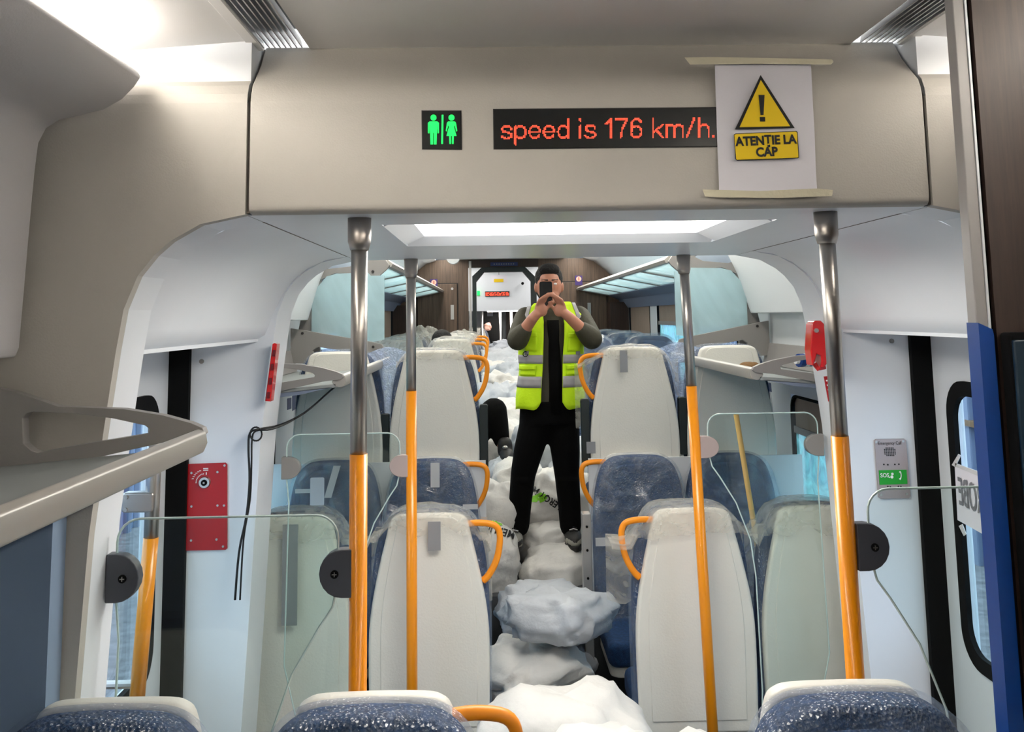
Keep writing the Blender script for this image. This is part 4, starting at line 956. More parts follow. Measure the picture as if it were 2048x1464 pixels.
# --- low blue row facing us
YB, ZB = 5.10, .075
for x, lab, sd in ((-.545, 'blue wrapped seat facing us left of the aisle with white tape on its top', 1), (-1.04, 'blue wrapped seat facing us at far left with a hanging paper label', 2),
                   (.515, 'blue seat facing us right of the aisle under creased clear wrap', 3), (.99, 'blue wrapped seat facing us at far right beside the window', 4)):
    h = -1 if x == -.545 else (1 if x == .515 else 0)
    t = seat(x, YB, ZB, -1, lab, 'blue seats facing the doors below the top row', handle=h)
    addfilm(t, cap=False, bubble=True)
    # loose clear wrap draped from the top down the front
    V = []; nu, nv = 20, 20
    for j in range(nv+1):
        for i in range(nu+1):
            u = -.25+.50*i/nu; z = 1.255-.80*j/nv; z = min(z, ztop(u)+.01)
            V.append((u*(1+.12*j/nv), .165+.035*(j/nv)+.022*noise.noise((u*9+sd*3, z*4, sd))+.012*noise.noise((u*30, z*9, sd*2)), z))
    mk('clear_wrap', (V, [(j*(nu+1)+i, j*(nu+1)+i+1, (j+1)*(nu+1)+i+1, (j+1)*(nu+1)+i) for j in range(nv) for i in range(nu)]), 'film', t, smooth=True, label='loose clear plastic wrap over the front')
    def tp(u0, u1, z0, z1, sk=0): mk('tape_strip', prism([(u0, z0), (u1, z0), (u1+sk, z1), (u0+sk, z1)], .196, .198), 'tape_w', t)
    # local x is mirrored once turned round
    if sd == 1: tp(-.045, -.00, 1.13, 1.25); tp(-.235, -.16, 1.02, 1.045, 0)
    if sd == 2: tp(.0, .035, 1.09, 1.245, -.045); tp(.10, .18, 1.115, 1.135); mk('paper_label', prism(rrect(.035, .105, 1.05, 1.19, .008, 3), .199, .201), 'paper', t, label='white hanging paper label'); 
    if sd == 3: tp(.15, .24, .83, .87)
    put(t, x, YB, ZB, -1)
# --- near row, white shells, facing away
YNR = 3.95
for x, lab, h, sd in ((-.49, 'nearest white-backed seat left of the aisle with grey tape on its top', 1, 1), (-1.03, 'nearest white-backed seat at far left, behind the clear screen', 0, 2),
                  (.565, 'nearest white-backed seat right of the aisle, its orange handle wrapped in plastic', -1, 3), (1.07, 'nearest white-backed seat at far right, behind the clear screen', 0, 4)):
    t = seat(x, YNR, 0, 1, lab, 'white-backed seats just beyond the door bay', handle=h)
    mk('bubble_wrap', prism([(x_*1.03, .40+(z_-.40)*1.01) for x_, z_ in CU2], .011, .15), 'bubble', t, bevel=.03, seg=3)
    drape('plastic_cover', -.25 if h != -1 else -.33, .25, lambda u: ztop(max(-.2, min(.2, u)))-(.05 if abs(u) > .24 else 0), -.06, .165, (1.185, 1.17, 1.16, 1.15)[sd-1], .85, 'filmtop', t, sd+4, amp=.014, label='milky plastic cover pulled over the top', wav=.06)
    if sd == 1: mk('tape_strip', box(.0, .05, -.068, -.064, 1.12, 1.23), 'tape_g', t)
    if sd == 2: mk('tape_strip', box(-.03, .03, -.068, -.064, .85, 1.23), 'tape_g', t)
    put(t, x, YNR, .02, 1)
# --- nearest row facing us
for x, lab, h in ((-.47, 'nearest blue seat facing us left of the aisle, only its top in frame', -1), (-.98, 'nearest blue seat facing us at the far left bottom corner', 0), (.47, 'nearest blue seat facing us right of the aisle, beside the walnut partition', -1)):
    t = seat(x, 2.0, .03, -1, lab, 'nearest blue seats at the bottom of the picture', handle=h if x < 0 else 0)
    addfilm(t, cap=False, bubble=True)
    put(t, x, 2.0, .055, -1)
# --- raised section rows beyond
k = 0
WORD = {7.95: 'second', 9.35: 'third', 10.75: 'last'}
for yy in (7.95, 9.35, 10.75):
    for x, nm in ((-.56, 'inner left'), (-1.07, 'outer left'), (.56, 'inner right'), (1.07, 'outer right')):
        h = 1 if x == -.56 else (-1 if x == .56 else 0)
        face = 1 if x < 0 else -1
        t = seat(x, yy, .62, face, 'film-topped %s seat in the %s row back on the raised floor' % (nm, WORD[yy]), 'wrapped seats further back on the raised floor',
                 handle=h*face, armrests=([(.262*face*(1 if x < 0 else -1), .42, .95, 1)] if abs(x) < .6 else []))
        mk('bubble_wrap', prism([(x_*1.05, .40+(z_-.40)*1.02) for x_, z_ in CU2], .0, .155), 'bubble', t, bevel=.03, seg=3)
        drape('plastic_cover', -.24, .24, lambda u: ztop(u)+.01, -.05, .17, 1.1, .9, 'filmtop' if x < 0 else 'film', t, int(yy*3+x*5), amp=.02)
        put(t, x, yy, .62, face)
for i, (x, yy) in enumerate(((-.5, 14.6), (.52, 14.3), (-.5, 15.4), (.52, 15.2))):
    t = seat(x, yy, .62, 1, 'wrapped pale seat in the next car, %s of its aisle, %s row' % ('left' if x < 0 else 'right', 'first' if i < 2 else 'second'), 'pale seats in the next car', simple=False)
    drape('plastic_cover', -.25, .25, lambda u: ztop(u), -.06, .165, .9, .6, 'filmtop', t, i+30, amp=.03)
    put(t, x, yy, .62, 1)
    q = thing('bundle', (x+.18, yy-.1, 1.8), 'pink plastic-wrapped bundle on a pale seat top in the next car, %s %s' % ('left' if x < 0 else 'right', 'nearer' if i < 2 else 'farther'), 'bundle')
    cushion('wrapped_lump', (x+(.2 if x < 0 else -.2), yy-.09, 1.90), (.05, .04, .06), 'pinkskin', None, None, i+3, .3, parent=q)
# step-edge posts with holes
for s, px_ in ((-1, (960, 976, 1040)), (1, (1164, 1182, 1028))):
    a = PX(px_[0], px_[2], 4.75); b = PX(px_[1], px_[2], 4.75)
    t = thing('step_post', ((a[0]+b[0])/2, 4.78, 0), 'grey metal post with bolt holes at the %s edge of the aisle step' % ('left' if s < 0 else 'right'), 'post')
    mk('plate', prism(rrect(a[0], b[0], 0, a[1], .006, 3), 4.75, 4.82), 'alu', t, bevel=.003)
    for z in (.06, .17, .30): mk('bolt_hole', disc(((a[0]+b[0])/2, a[1]-z), .006, 4.745, 4.75, 10), 'black', t)

# ================================================================== SACKS
SK = {}
def sack(px, py, Y, size, lab, m='sack', seed=1, rot=0., tilt=0., z=None, amp=.13):
    q = P(px, py, Y)
    o = cushion('sack', (q.x, Y, q.z if z is None else z), size, m, lab, 'sack', seed, amp, rot, tilt, group='sacks filling the aisle')
    SK[lab] = o; return o
def print_on(o, body, size, px, py, ang, m='ink', bold=.002, patch=None, name='printed_lettering'):
    """flat print laid onto the sack's surface; size in photo units, found along the sight line and then lifted off the cloth"""
    off = root_off(o); bv = BVHTree.FromPolygons([v.co+off for v in o.data.vertices], [tuple(p.vertices) for p in o.data.polygons])
    V, Fc = patch if patch else textmesh(body, 1.0, .02, .9)
    bm = bmesh.new(); vs = [bm.verts.new((a*size, b*size, 0)) for a, b in V]
    for f in Fc:
        try: bm.faces.new([vs[i] for i in f])
        except Exception: pass
    bmesh.ops.triangulate(bm, faces=bm.faces[:])
    for _ in range(2):
        L = [e for e in bm.edges if e.calc_length() > size*.12]
        if L: bmesh.ops.subdivide_edges(bm, edges=L, cuts=1); bmesh.ops.triangulate(bm, faces=bm.faces[:])
    bm.verts.index_update(); ca, sa = math.cos(ang), math.sin(ang); out = []; bad = set()
    for v in bm.verts:
        x = px+v.co.x*ca-v.co.y*sa; y = py-(v.co.x*sa+v.co.y*ca)
        d = (cF+cR*((x-1024)/F_PX)-cU*((y-Y0)/F_PX)).normalized()
        h = bv.ray_cast(EYE, d)
        if h[0] is None: bad.add(v.index); out.append(Vector(off))
        else:
            nn = h[1] if h[1].dot(d) < 0 else -h[1]; out.append(h[0]+nn*.004)
    Fo = [tuple(v.index for v in f.verts) for f in bm.faces if not any(v.index in bad for v in f.verts)]
    used = sorted({i for f in Fo for i in f}); rm = {i: k for k, i in enumerate(used)}; bm.free()
    if not Fo: print('PRINT MISS', name, body); return None
    return mk(name, ([out[i] for i in used], [tuple(rm[i] for i in f) for f in Fo]), m, o)
# under and around the standing person, step level
A = sack(988, 1075, 5.35, (.13, .20, .17), 'white printed sack with upside-down black lettering under the left boot', 'sack', 1, .1, z=.74)
B = sack(1120, 1070, 5.5, (.20, .24, .14), 'white sack under the right boot of the standing person', 'sack', 2, -.2, z=.63)
Cc = sack(1105, 990, 6.05, (.26, .25, .20), 'white sack with green patch and black letters seen between the standing legs', 'sack', 3, .3, .1, z=.90)
sack(985, 1000, 5.7, (.16, .20, .24), 'white sack left of the standing legs beside the wrapped handle', 'sack', 4, .2, .2, z=.86)
sack(1040, 950, 6.1, (.17, .22, .16), 'creamy white sack behind the left standing leg', 'sack', 5, 0, .2, z=1.0)
sack(1150, 930, 6.5, (.18, .25, .2), 'white sack behind the right standing leg', 'sack2', 6, 0, 0, z=1.02)
sack(1085, 900, 6.6, (.18, .22, .17), 'grey white sack seen high between the legs', 'sack2', 7, .5, 0, z=1.16)
sack(1015, 925, 6.3, (.14, .18, .12), 'small green-marked sack under the seated boot', 'sack2', 8, .2, 0, z=1.02)
sack(1000, 860, 7.0, (.2, .22, .2), 'white sack behind the seated trouser leg', 'sack', 9, .1, 0, z=1.10)
pile = [(1015, 838, 7.4, 'sack'), (985, 800, 7.9, 'sack2'), (1030, 800, 8.1, 'sack'), (1005, 775, 8.6, 'sack'), (1050, 770, 8.8, 'sack2'), (1020, 755, 9.3, 'sack2'), (985, 745, 9.7, 'sack'), (1035, 738, 10.2, 'sack2'), (1000, 725, 10.7, 'sack2'), (1025, 712, 11.4, 'sack2'), (990, 700, 12.6, 'sack2'), (1015, 690, 13.3, 'sack2'), (975, 690, 13.9, 'sack')]
ORD = ['lowest', 'second', 'third', 'fourth', 'fifth', 'sixth', 'seventh', 'eighth', 'ninth', 'tenth', 'eleventh', 'twelfth', 'farthest']
for i, (x, y, Y, m) in enumerate(pile):   # from the near end of the heap to the far vestibule
    q = P(x, y, Y); s_ = .19+.02*(i % 3)
    sack(x, y+(8 if Y < 12 else 20), Y, (s_*1.1, s_*1.2, s_*.75), '%s sack up the white heap along the aisle behind the person' % ORD[i], m, 20+i, R_.uniform(-1, 1), R_.uniform(-.3, .3), amp=.2)
V = []; yy_ = [6.0+.305*i for i in range(20)]
for j, y in enumerate(yy_):
    h = .10 if y < 6.6 else min(.62, .12+.20*(y-6.6))
    for i in range(13):
        u = -1+2*i/12; V.append((.02+.25*u, y, .62+max(0, h*(1-abs(u)**3)+.05*noise.noise((u*4, y*5, 0)))))
mk('sack_heap', (V, [(j*13+i, j*13+i+1, (j+1)*13+i+1, (j+1)*13+i) for j in range(19) for i in range(12)]), 'sack2', smooth=True, kind='stuff', label='grey mass of sacks underneath the white heap along the far aisle', cat='sacks')
V = [(x, y, .62+max(0, .68*(1-abs(x/.4)**3)+.06*noise.noise((x*9, y*5, 2)))) for y in [12.1+.25*j for j in range(12)] for x in [-.4+.8*i/12 for i in range(13)]]
mk('sack_heap', (V, [(j*13+i, j*13+i+1, (j+1)*13+i+1, (j+1)*13+i) for j in range(11) for i in range(12)]), 'sack2', smooth=True, kind='stuff', label='grey mass of sacks in the far vestibule beyond the doorway', cat='sacks')
sack(1090, 1085, 5.78, (.16, .2, .12), 'white sack lying between the boots of the standing person', 'sack', 12, .3, 0, z=.72)
print_on(A, 'MERLIN', 21, 998, 1062, PI-.28)
grp = [(math.cos(k*PI/8)*(1+.25*math.sin(3*k)), .6*math.sin(k*PI/8)*(1+.2*math.cos(2*k))) for k in range(16)]
print_on(A, '', 16, 1000, 1042, .1, 'sackgreen', patch=(grp, [tuple(range(16))]), name='green_print')
print_on(Cc, 'LEROY M', 18, 1094, 996, PI-.6)
print_on(Cc, '', 15, 1078, 996, .3, 'sackgreen', patch=(grp, [tuple(range(16))]), name='green_print')
# sacks down in the low aisle and door bay
low = [(.0, 4.82, .62, (.22, .2, .12)), (-.07, 4.4, .50, (.22, .22, .12)), (.06, 4.36, .74, (.21, .2, .10)), (.02, 3.95, .38, (.24, .22, .14)), (.02, 4.85, .36, (.21, .2, .14)), (.0, 4.38, .22, (.22, .22, .15)), (.0, 4.85, .12, (.22, .2, .12)), (.0, 3.95, .13, (.23, .22, .12))]
for i, (x, Y, z, sz) in enumerate(low):
    cushion('sack', (x, Y, z), sz, 'sack' if i % 2 else 'sack2', '%s white sack in the low aisle between the seat pairs, before the step' % ['farthest upper', 'middle', 'topmost', 'nearest', 'farthest second', 'middle bottom', 'farthest bottom', 'nearest bottom'][i], 'sack', 70+i, .16, i*.5, .1*(-1)**i, ex=3.8, group='sacks in the low aisle')
bay = [(-.30, 2.75, .22, (.30, .28, .23)), (.30, 2.75, .22, (.30, .3, .23)), (.0, 3.2, .22, (.34, .26, .23)), (-.16, 2.72, .60, (.30, .27, .2)), (.30, 2.82, .62, (.28, .28, .2)), (.07, 2.66, .76, (.33, .24, .14)), (.75, 2.9, .22, (.26, .3, .22)), (-.8, 3.1, .2, (.25, .3, .2)), (.0, 3.4, .58, (.3, .2, .2))]
BN = ['bottom left', 'bottom middle right', 'bottom back', 'middle left', 'middle right', 'topmost', 'far right floor', 'far left floor', 'upper back']
bays = []
for i, (x, Y, z, sz) in enumerate(bay):
    bays.append(cushion('sack', (x, Y, z), sz, 'sack' if i % 3 else 'sack2', '%s white sack of the stack between the door bay poles' % BN[i], 'sack', 100+i, .1, i*.4, 0, group='sacks stacked in the door bay'))

# ================================================================== PEOPLE
def union(name, vfs, m, parent, voxel=.008, smooth=3, **kw):
    """one continuous surface out of overlapping solids"""
    V, Fc = join(*vfs)
    me = bpy.data.meshes.new('tmp'); me.from_pydata([tuple(v) for v in V], [], Fc)
    bm = bmesh.new(); bm.from_mesh(me); bmesh.ops.recalc_face_normals(bm, faces=bm.faces[:]); bm.to_mesh(me); bm.free()
    o = bpy.data.objects.new('tmp', me); COL.objects.link(o)
    r = o.modifiers.new('r', 'REMESH'); r.mode = 'VOXEL'; r.voxel_size = voxel
    s_ = o.modifiers.new('s', 'SMOOTH'); s_.iterations = smooth; s_.factor = .6
    dg = bpy.context.evaluated_depsgraph_get(); dg.update()
    m2 = bpy.data.meshes.new_from_object(o.evaluated_get(dg)); bpy.data.objects.remove(o); bpy.data.meshes.remove(me)
    out = ([tuple(v.co) for v in m2.vertices], [tuple(p.vertices) for p in m2.polygons]); bpy.data.meshes.remove(m2)
    return mk(name, out, m, parent, smooth=True, **kw)
def limb(pts, rr, n=14):
    """tapered round limb with rounded ends"""
    pts = [Vector(p) for p in pts]
    a = (pts[0]-pts[1]).normalized(); b = (pts[-1]-pts[-2]).normalized()
    P_ = [pts[0]+a*rr[0]*.85, pts[0]+a*rr[0]*.5]+pts+[pts[-1]+b*rr[-1]*.5, pts[-1]+b*rr[-1]*.85]
    R2 = [rr[0]*.45, rr[0]*.85]+list(rr)+[rr[-1]*.85, rr[-1]*.45]
    return tube(P_, R2, n)
def ell(c, r, n=16, rot=None):
    V = []; Fc = []; m_ = n//2
    for j in range(m_+1):
        ph = -PI/2+PI*j/m_
        for i in range(n):
            t_ = 2*PI*i/n; p = Vector((r[0]*math.cos(ph)*math.cos(t_), r[1]*math.cos(ph)*math.sin(t_), r[2]*math.sin(ph)))
            if rot is not None: p = rot @ p
            V.append(Vector(c)+p)
    for j in range(m_):
        for i in range(n): Fc.append((j*n+i, j*n+(i+1) % n, (j+1)*n+(i+1) % n, (j+1)*n+i))
    return V, Fc
def loft(rings, n=28):
    """stack of ellipses (cx, cy, z, rx, ry[, power])"""
    V = []; Fc = []
    for cx_, cy_, z, rx, ry in rings:
        for k in range(n):
            a = 2*PI*k/n; c_, s_ = math.cos(a), math.sin(a); e = .85
            V.append((cx_+rx*math.copysign(abs(c_)**e, c_), cy_+ry*math.copysign(abs(s_)**e, s_), z))
    for j in range(len(rings)-1):
        for k in range(n): Fc.append((j*n+k, j*n+(k+1) % n, (j+1)*n+(k+1) % n, (j+1)*n+k))
    Fc += [tuple(range(n))[::-1], tuple((len(rings)-1)*n+k for k in range(n))]
    return V, Fc
YP_ = 5.58
def W(px, py, Y=YP_): return P(px, py, Y)
pr = thing('person', (W(1098, 1095).x, YP_, .74), 'standing person in yellow safety vest and black trousers holding a phone to the face', 'person')
hc = W(1098, 573, 5.56)   # head centre
HX, HY, HZ = hc.x, 5.56, hc.z
nb = W(1103, 625)
shL, shR = W(1052, 636, 5.60), W(1158, 634, 5.60)
elL, elR = W(1035, 680, 5.46), W(1184, 678, 5.46)
wrL, wrR = W(1066, 636, 5.37), W(1138, 634, 5.37)
haL, haR = W(1085, 616, 5.36), W(1117, 617, 5.36)
torso = [(W(1100, 880).x, YP_+.01, W(1100, 868).z, .10, .09), (W(1100, 840).x, YP_+.01, W(1100, 840).z, .165, .115), (W(1100, 790).x, YP_, W(1100, 790).z, .165, .11), (W(1102, 730).x, YP_, W(1102, 730).z, .155, .105), (W(1104, 680).x, YP_, W(1104, 680).z, .165, .11), (W(1105, 645).x, YP_+.01, W(1105, 645).z, .175, .10), (nb.x, YP_+.015, W(1104, 626).z, .12, .08), (nb.x, YP_+.01, W(1104, 615).z, .06, .06)]
legs = {}
for sgn, pts in ((-1, [(1072, 850), (1056, 905), (1046, 950), (1041, 1000), (1037, 1052), (1036, 1078)]), (1, [(1127, 850), (1131, 905), (1134, 950), (1138, 1000), (1141, 1052), (1141, 1074)])):
    legs[sgn] = [W(x, y) for x, y in pts]
# head with face
head = [ell((HX, HY, HZ+.01), (.074, .092, .112)), ell((HX, HY-.035, HZ-.05), (.055, .055, .06)), ell((HX, HY-.092, HZ-.012), (.012, .018, .024)), ell((HX, HY-.085, HZ-.055), (.024, .012, .008)),
        ell((HX, HY-.080, HZ+.03), (.055, .012, .010)), ell((HX-.077, HY+.005, HZ-.005), (.010, .018, .030)), ell((HX+.077, HY+.005, HZ-.005), (.010, .018, .030)), ell((HX, HY-.07, HZ-.092), (.025, .022, .018))]
body = head+[limb([(nb.x, YP_, nb.z-.02), (HX, HY+.01, HZ-.08)], [.058, .052]), loft([(a, b, c, d*.86, e*.86) for a, b, c, d, e in torso[1:]])]
for s_, sh, el, wr, ha in ((-1, shL, elL, wrL, haL), (1, shR, elR, wrR, haR)):
    body.append(limb([sh, el], [.048, .040])); body.append(limb([el, wr, wr.lerp(ha, .4)], [.041, .030, .028]))
    L = legs[s_]; body.append(limb([L[0]+Vector((0, 0, .03)), L[1], L[2]], [.075, .065, .05])); body.append(limb([L[2], L[3], L[4]], [.05, .045, .035]))
    # palm and five fingers curling round the phone edge
    palm = wr.lerp(ha, .85); up = (ha-wr).normalized()
    body.append(ell(palm, (.036, .018, .042), rot=Matrix.Rotation(.5*s_, 3, 'Y')))
    inw = Vector((-s_, 0, 0))
    for k in range(4):
        base = palm+Vector((s_*(.022-.014*k), -.006, .026+.006*k))
        ln = [.052, .062, .058, .046][k]
        k1 = base+Vector((inw.x*ln*.25, -.018, ln*.55)); k2 = k1+Vector((inw.x*ln*.5, -.004, ln*.30)); k3 = k2+Vector((inw.x*ln*.35, .010, .004))
        body.append(limb([base, k1, k2, k3], [.0095, .009, .0082, .007], 8))
    tb = palm+Vector((inw.x*.024, .008, -.004)); body.append(limb([tb, tb+Vector((inw.x*.022, .006, .024)), tb+Vector((inw.x*.036, -.002, .046))], [.012, .0105, .009], 8))
union('body', body, 'skin', pr, .0055, 2, label='skin of face, hands and forearms')
for s_ in (-1, 1):
    mk('eye', ell((HX+s_*.030, HY-.080, HZ+.012), (.012, .008, .007), 10), 'white_ink', pr, smooth=True)
    mk('eyebrow', limb([(HX+s_*.014, HY-.090, HZ+.034), (HX+s_*.046, HY-.078, HZ+.035)], [.0045, .003], 6), 'hair', pr)
mk('mouth', ell((HX, HY-.096, HZ-.056), (.020, .004, .005), 10), mat('lips', srgb(150, 84, 74), .5), pr, smooth=True)
hair = [ell((HX, HY+.016, HZ+.045), (.084, .090, .092)), ell((HX, HY+.055, HZ-.01), (.078, .055, .085)), ell((HX, HY-.045, HZ+.098), (.062, .045, .036))]
union('hair', hair, 'hair', pr, .006, 1, label='short black hair')
# jacket
jk = [loft([(a, b, c, d*1.0, e) for a, b, c, d, e in torso[1:]])]
for sh, el, wr in ((shL, elL, wrL), (shR, elR, wrR)):
    mid = el.lerp(wr, .42)
    jk.append(limb([sh, sh.lerp(el, .5), el], [.068, .066, .062])); jk.append(limb([el, el.lerp(wr, .2), mid], [.062, .058, .048]))
    for k in range(3):
        q = sh.lerp(el, .12+.27*k); jk.append(ell(q, (.080, .077, .022), rot=Matrix.Rotation(.4*(1 if sh is shR else -1), 3, 'Y')))
jk.append(limb([(nb.x-.02, YP_, nb.z-.02), (nb.x+.03, YP_, nb.z+.02)], [.075, .07]))
union('jacket', jk, 'jacket', pr, .008, 3, label='olive padded jacket with pushed-up sleeves')
mk('jacket_front', loft([(W(1108, 800).x, YP_-.085, W(1108, 822).z, .045, .04), (W(1108, 760).x, YP_-.085, W(1108, 760).z, .04, .04), (W(1106, 700).x, YP_-.085, W(1106, 700).z, .038, .04), (W(1104, 640).x, YP_-.08, W(1104, 640).z, .035, .035)], 16), 'blackcloth', pr, smooth=True, label='black inner front showing between the vest halves')
# collar
mk('collar', tube([Vector((nb.x+.062*math.cos(a_), YP_+.01+.06*math.sin(a_), nb.z+.01+.012*math.sin(a_))) for a_ in [math.radians(-60+k*30) for k in range(11)]], .017, 10), 'blackcloth', pr, smooth=True)
# vest: shell around the torso, open in front
def torso_at(z):
    T = sorted(torso, key=lambda t_: t_[2])
    for a_, b_ in zip(T, T[1:]):
        if a_[2] <= z <= b_[2]:
            f_ = (z-a_[2])/(b_[2]-a_[2]); return [a_[i]+(b_[i]-a_[i])*f_ for i in range(5)]
    return T[0] if z < T[0][2] else T[-1]
zt, zb_ = W(1100, 610).z, W(1100, 818).z
def vest_pt(ang, z, off=.018):
    cx_, cy_, _, rx, ry = torso_at(max(z, W(0, 840).z)); zz = W(1100, 640).z
    if z > zz: k_ = (z-zz)/(zt-zz); rx = .178-.035*k_; ry = .105-.02*k_
    c_, s_ = math.cos(ang), math.sin(ang)
    fl = .010*noise.noise((ang*3, z*8, 2))+.012*(1-(z-zb_)/(zt-zb_))
    return (cx_+(rx+off+fl)*math.copysign(abs(c_)**.85, c_), cy_+(ry+off+fl)*math.copysign(abs(s_)**.85, s_), z)
def vest_panel(a0, a1, z0f, z1f, off=.018, th=.004, nu=20, nv=26):
    V = []
    for o_ in (off, off+th):
        for j in range(nv+1):
            for i in range(nu+1):
                u = i/nu; a_ = math.radians(a0+(a1-a0)*u); z = z0f(u)+(z1f(u)-z0f(u))*j/nv; V.append(vest_pt(a_, z, o_))
    N = (nu+1)*(nv+1); Fc = []
    for j in range(nv):
        for i in range(nu):
            q = (j*(nu+1)+i, j*(nu+1)+i+1, (j+1)*(nu+1)+i+1, (j+1)*(nu+1)+i); Fc += [q, tuple(x+N for x in q[::-1])]
    for i in range(nu): Fc += [(i, i+1, N+i+1, N+i), (nv*(nu+1)+i, nv*(nu+1)+i+1, N+nv*(nu+1)+i+1, N+nv*(nu+1)+i)]
    for j in range(nv): Fc += [(j*(nu+1), (j+1)*(nu+1), N+(j+1)*(nu+1), N+j*(nu+1)), (j*(nu+1)+nu, (j+1)*(nu+1)+nu, N+(j+1)*(nu+1)+nu, N+j*(nu+1)+nu)]
    return V, Fc
zc = lambda y: W(1100, y).z
# angles: 270 = straight to the camera, 180 = picture left, 0/360 = picture right
def low(u_edge):   # rounded lower corner near the opening
    return lambda u: zb_+.05*max(0, (1-abs(u-u_edge)*6))**2+.012*math.sin(u*3)
mk('vest_half', vest_panel(178, 256, low(1), lambda u: zc(648)+(zc(606)-zc(648))*min(1, max(0, (u-.25)*2.2))), 'vest', pr, smooth=True, label='bright yellow left front of the vest')
mk('vest_half', vest_panel(285, 362, low(0), lambda u: zc(648)+(zc(604)-zc(648))*min(1, max(0, (.75-u)*2.2))), 'vest', pr, smooth=True, label='bright yellow right front of the vest')
mk('vest_back', vest_panel(2, 178, lambda u: zb_, lambda u: zc(640)+(zc(606)-zc(640))*math.sin(PI*u)), 'vest', pr, smooth=True)
for a0, a1 in ((178, 256), (285, 362)):
    for y0_, y1_ in ((708, 725), (750, 772)):
        mk('reflective_band', vest_panel(a0, a1, lambda u: zc(y1_), lambda u: zc(y0_), off=.0235, th=.001, nu=16, nv=3), 'reflect', pr, smooth=True)
mk('reflective_band', vest_panel(214, 228, lambda u: zc(708), lambda u: zc(612), off=.0235, th=.001, nu=6, nv=14), 'reflect', pr, smooth=True)
mk('reflective_band', vest_panel(310, 323, lambda u: zc(708), lambda u: zc(606), off=.0235, th=.001, nu=6, nv=14), 'reflect', pr, smooth=True)
for a0, a1, y0_, y1_ in ((218, 245, 664, 700), (292, 322, 666, 702), (200, 244, 728, 748), (292, 330, 728, 748)):
    mk('pocket', vest_panel(a0, a1, lambda u: zc(y1_), lambda u: zc(y0_), off=.024, th=.004, nu=8, nv=6), 'vest', pr, smooth=True)
    mk('pocket_flap', vest_panel(a0-1, a1+1, lambda u: zc(y0_+9), lambda u: zc(y0_), off=.030, th=.003, nu=8, nv=3), 'vest', pr, smooth=True)
q = vest_pt(math.radians(222), zc(706), .03); mk('hook_ring', tube([Vector(q)+Vector((.014*math.cos(a_), -.004, .014*math.sin(a_))) for a_ in [k*PI/6 for k in range(2, 13)]], .0022, 6), 'black', pr)
# trousers
tr = [loft([(W(1100, 840).x, YP_+.01, zc(845), .178, .125), (W(1100, 800).x, YP_, zc(800), .172, .118)])]
for s_ in (-1, 1):
    L = legs[s_]; tr.append(limb([L[0]+Vector((-s_*.005, 0, .02)), L[1], L[2], L[3], L[4]+Vector((0, 0, .0))], [.098, .084, .072, .066, .062], 18))
    tr.append(ell(L[2]+Vector((0, -.02, -.02)), (.07, .06, .03)))
union('trousers', tr, 'blackcloth', pr, .009, 3, label='loose black trousers')
for s_ in (-1, 1):
    an = legs[s_][5]; d = s_*.012
    fx = an.x+(-.01 if s_ < 0 else .0); zf = .775
    sh_ = [ell((fx+d, YP_-.05, zf+.035), (.050, .135, .042)), ell((fx, YP_+.02, zf+.065), (.046, .062, .06)), ell((fx+d, YP_-.12, zf+.025), (.047, .06, .032))]
    sm = union('shoe', sh_, 'shoeg' if s_ < 0 else 'shoe', pr, .006, 2, label='grey and black trainer')
    mk('sole', prism([(fx+d+.054*math.cos(a_)*(1 if math.sin(a_) < 0 else .85), YP_-.05+.142*math.sin(a_)) for a_ in [k*PI/12 for k in range(24)]], zf-.012, zf+.014, 'z'), 'sole', sm, bevel=.004)
    mk('toe_overlay', ell((fx+d, YP_-.10, zf+.028), (.0495, .085, .034)), 'shoe' if s_ < 0 else 'shoeg', sm, smooth=True)
    for k in range(5): mk('lace', tube([(fx+d-.022, YP_-.06+.02*k-.03, zf+.074+.006*k), (fx+d, YP_-.07+.02*k-.03, zf+.082+.006*k), (fx+d+.022, YP_-.06+.02*k-.03, zf+.074+.006*k)], .0028, 6), 'white_ink' if k % 2 else 'ink', sm)
# phone
ph = thing('phone', (HX-.02, 5.40, HZ-.08), 'dark phone held upright before the standing person\'s face', 'phone')
c = W(1092, 588, 5.37)
mk('case', prism(rrect(c.x-.036, c.x+.036, c.z-.075, c.z+.07, .01, 4), 5.375, 5.385), 'phone', ph, bevel=.002)
for k in range(2): mk('lens', disc((c.x-.02, c.z+.05-.024*k), .009, 5.371, 5.375, 14), 'disp', ph)

# seated person behind the left top-row seat, one leg out in the aisle
sp_ = thing('person', (-.55, 6.6, .62), 'slouched person hidden behind the left seats, only a black trouser leg and boot show', 'person')
k1, k2 = P(985, 812, 6.45), P(1003, 880, 6.45)
ft = P(1010, 903, 6.40)
hip = Vector((-.50, 6.55, 1.08))
body = [limb([hip, Vector((k1.x, 6.45, k1.z-.02))], [.085, .062]), limb([(k1.x, 6.45, k1.z-.02), k2, ft], [.06, .045, .035]), limb([hip+Vector((-.18, 0, 0)), (-.66, 6.1, 1.1), (-.66, 6.05, .75)], [.085, .06, .04]),
        loft([(-.58, 6.6, 1.02, .16, .11), (-.58, 6.66, 1.2, .15, .11), (-.58, 6.72, 1.36, .17, .1), (-.58, 6.72, 1.42, .07, .06)]), ell((-.58, 6.66, 1.52), (.072, .088, .11)), limb([(-.74, 6.7, 1.34), (-.78, 6.5, 1.15), (-.62, 6.4, 1.14)], [.045, .038, .03]), limb([(-.42, 6.7, 1.34), (-.40, 6.5, 1.15), (-.56, 6.38, 1.14)], [.045, .038, .03])]
union('body', body, 'skin', sp_, .01, 2)
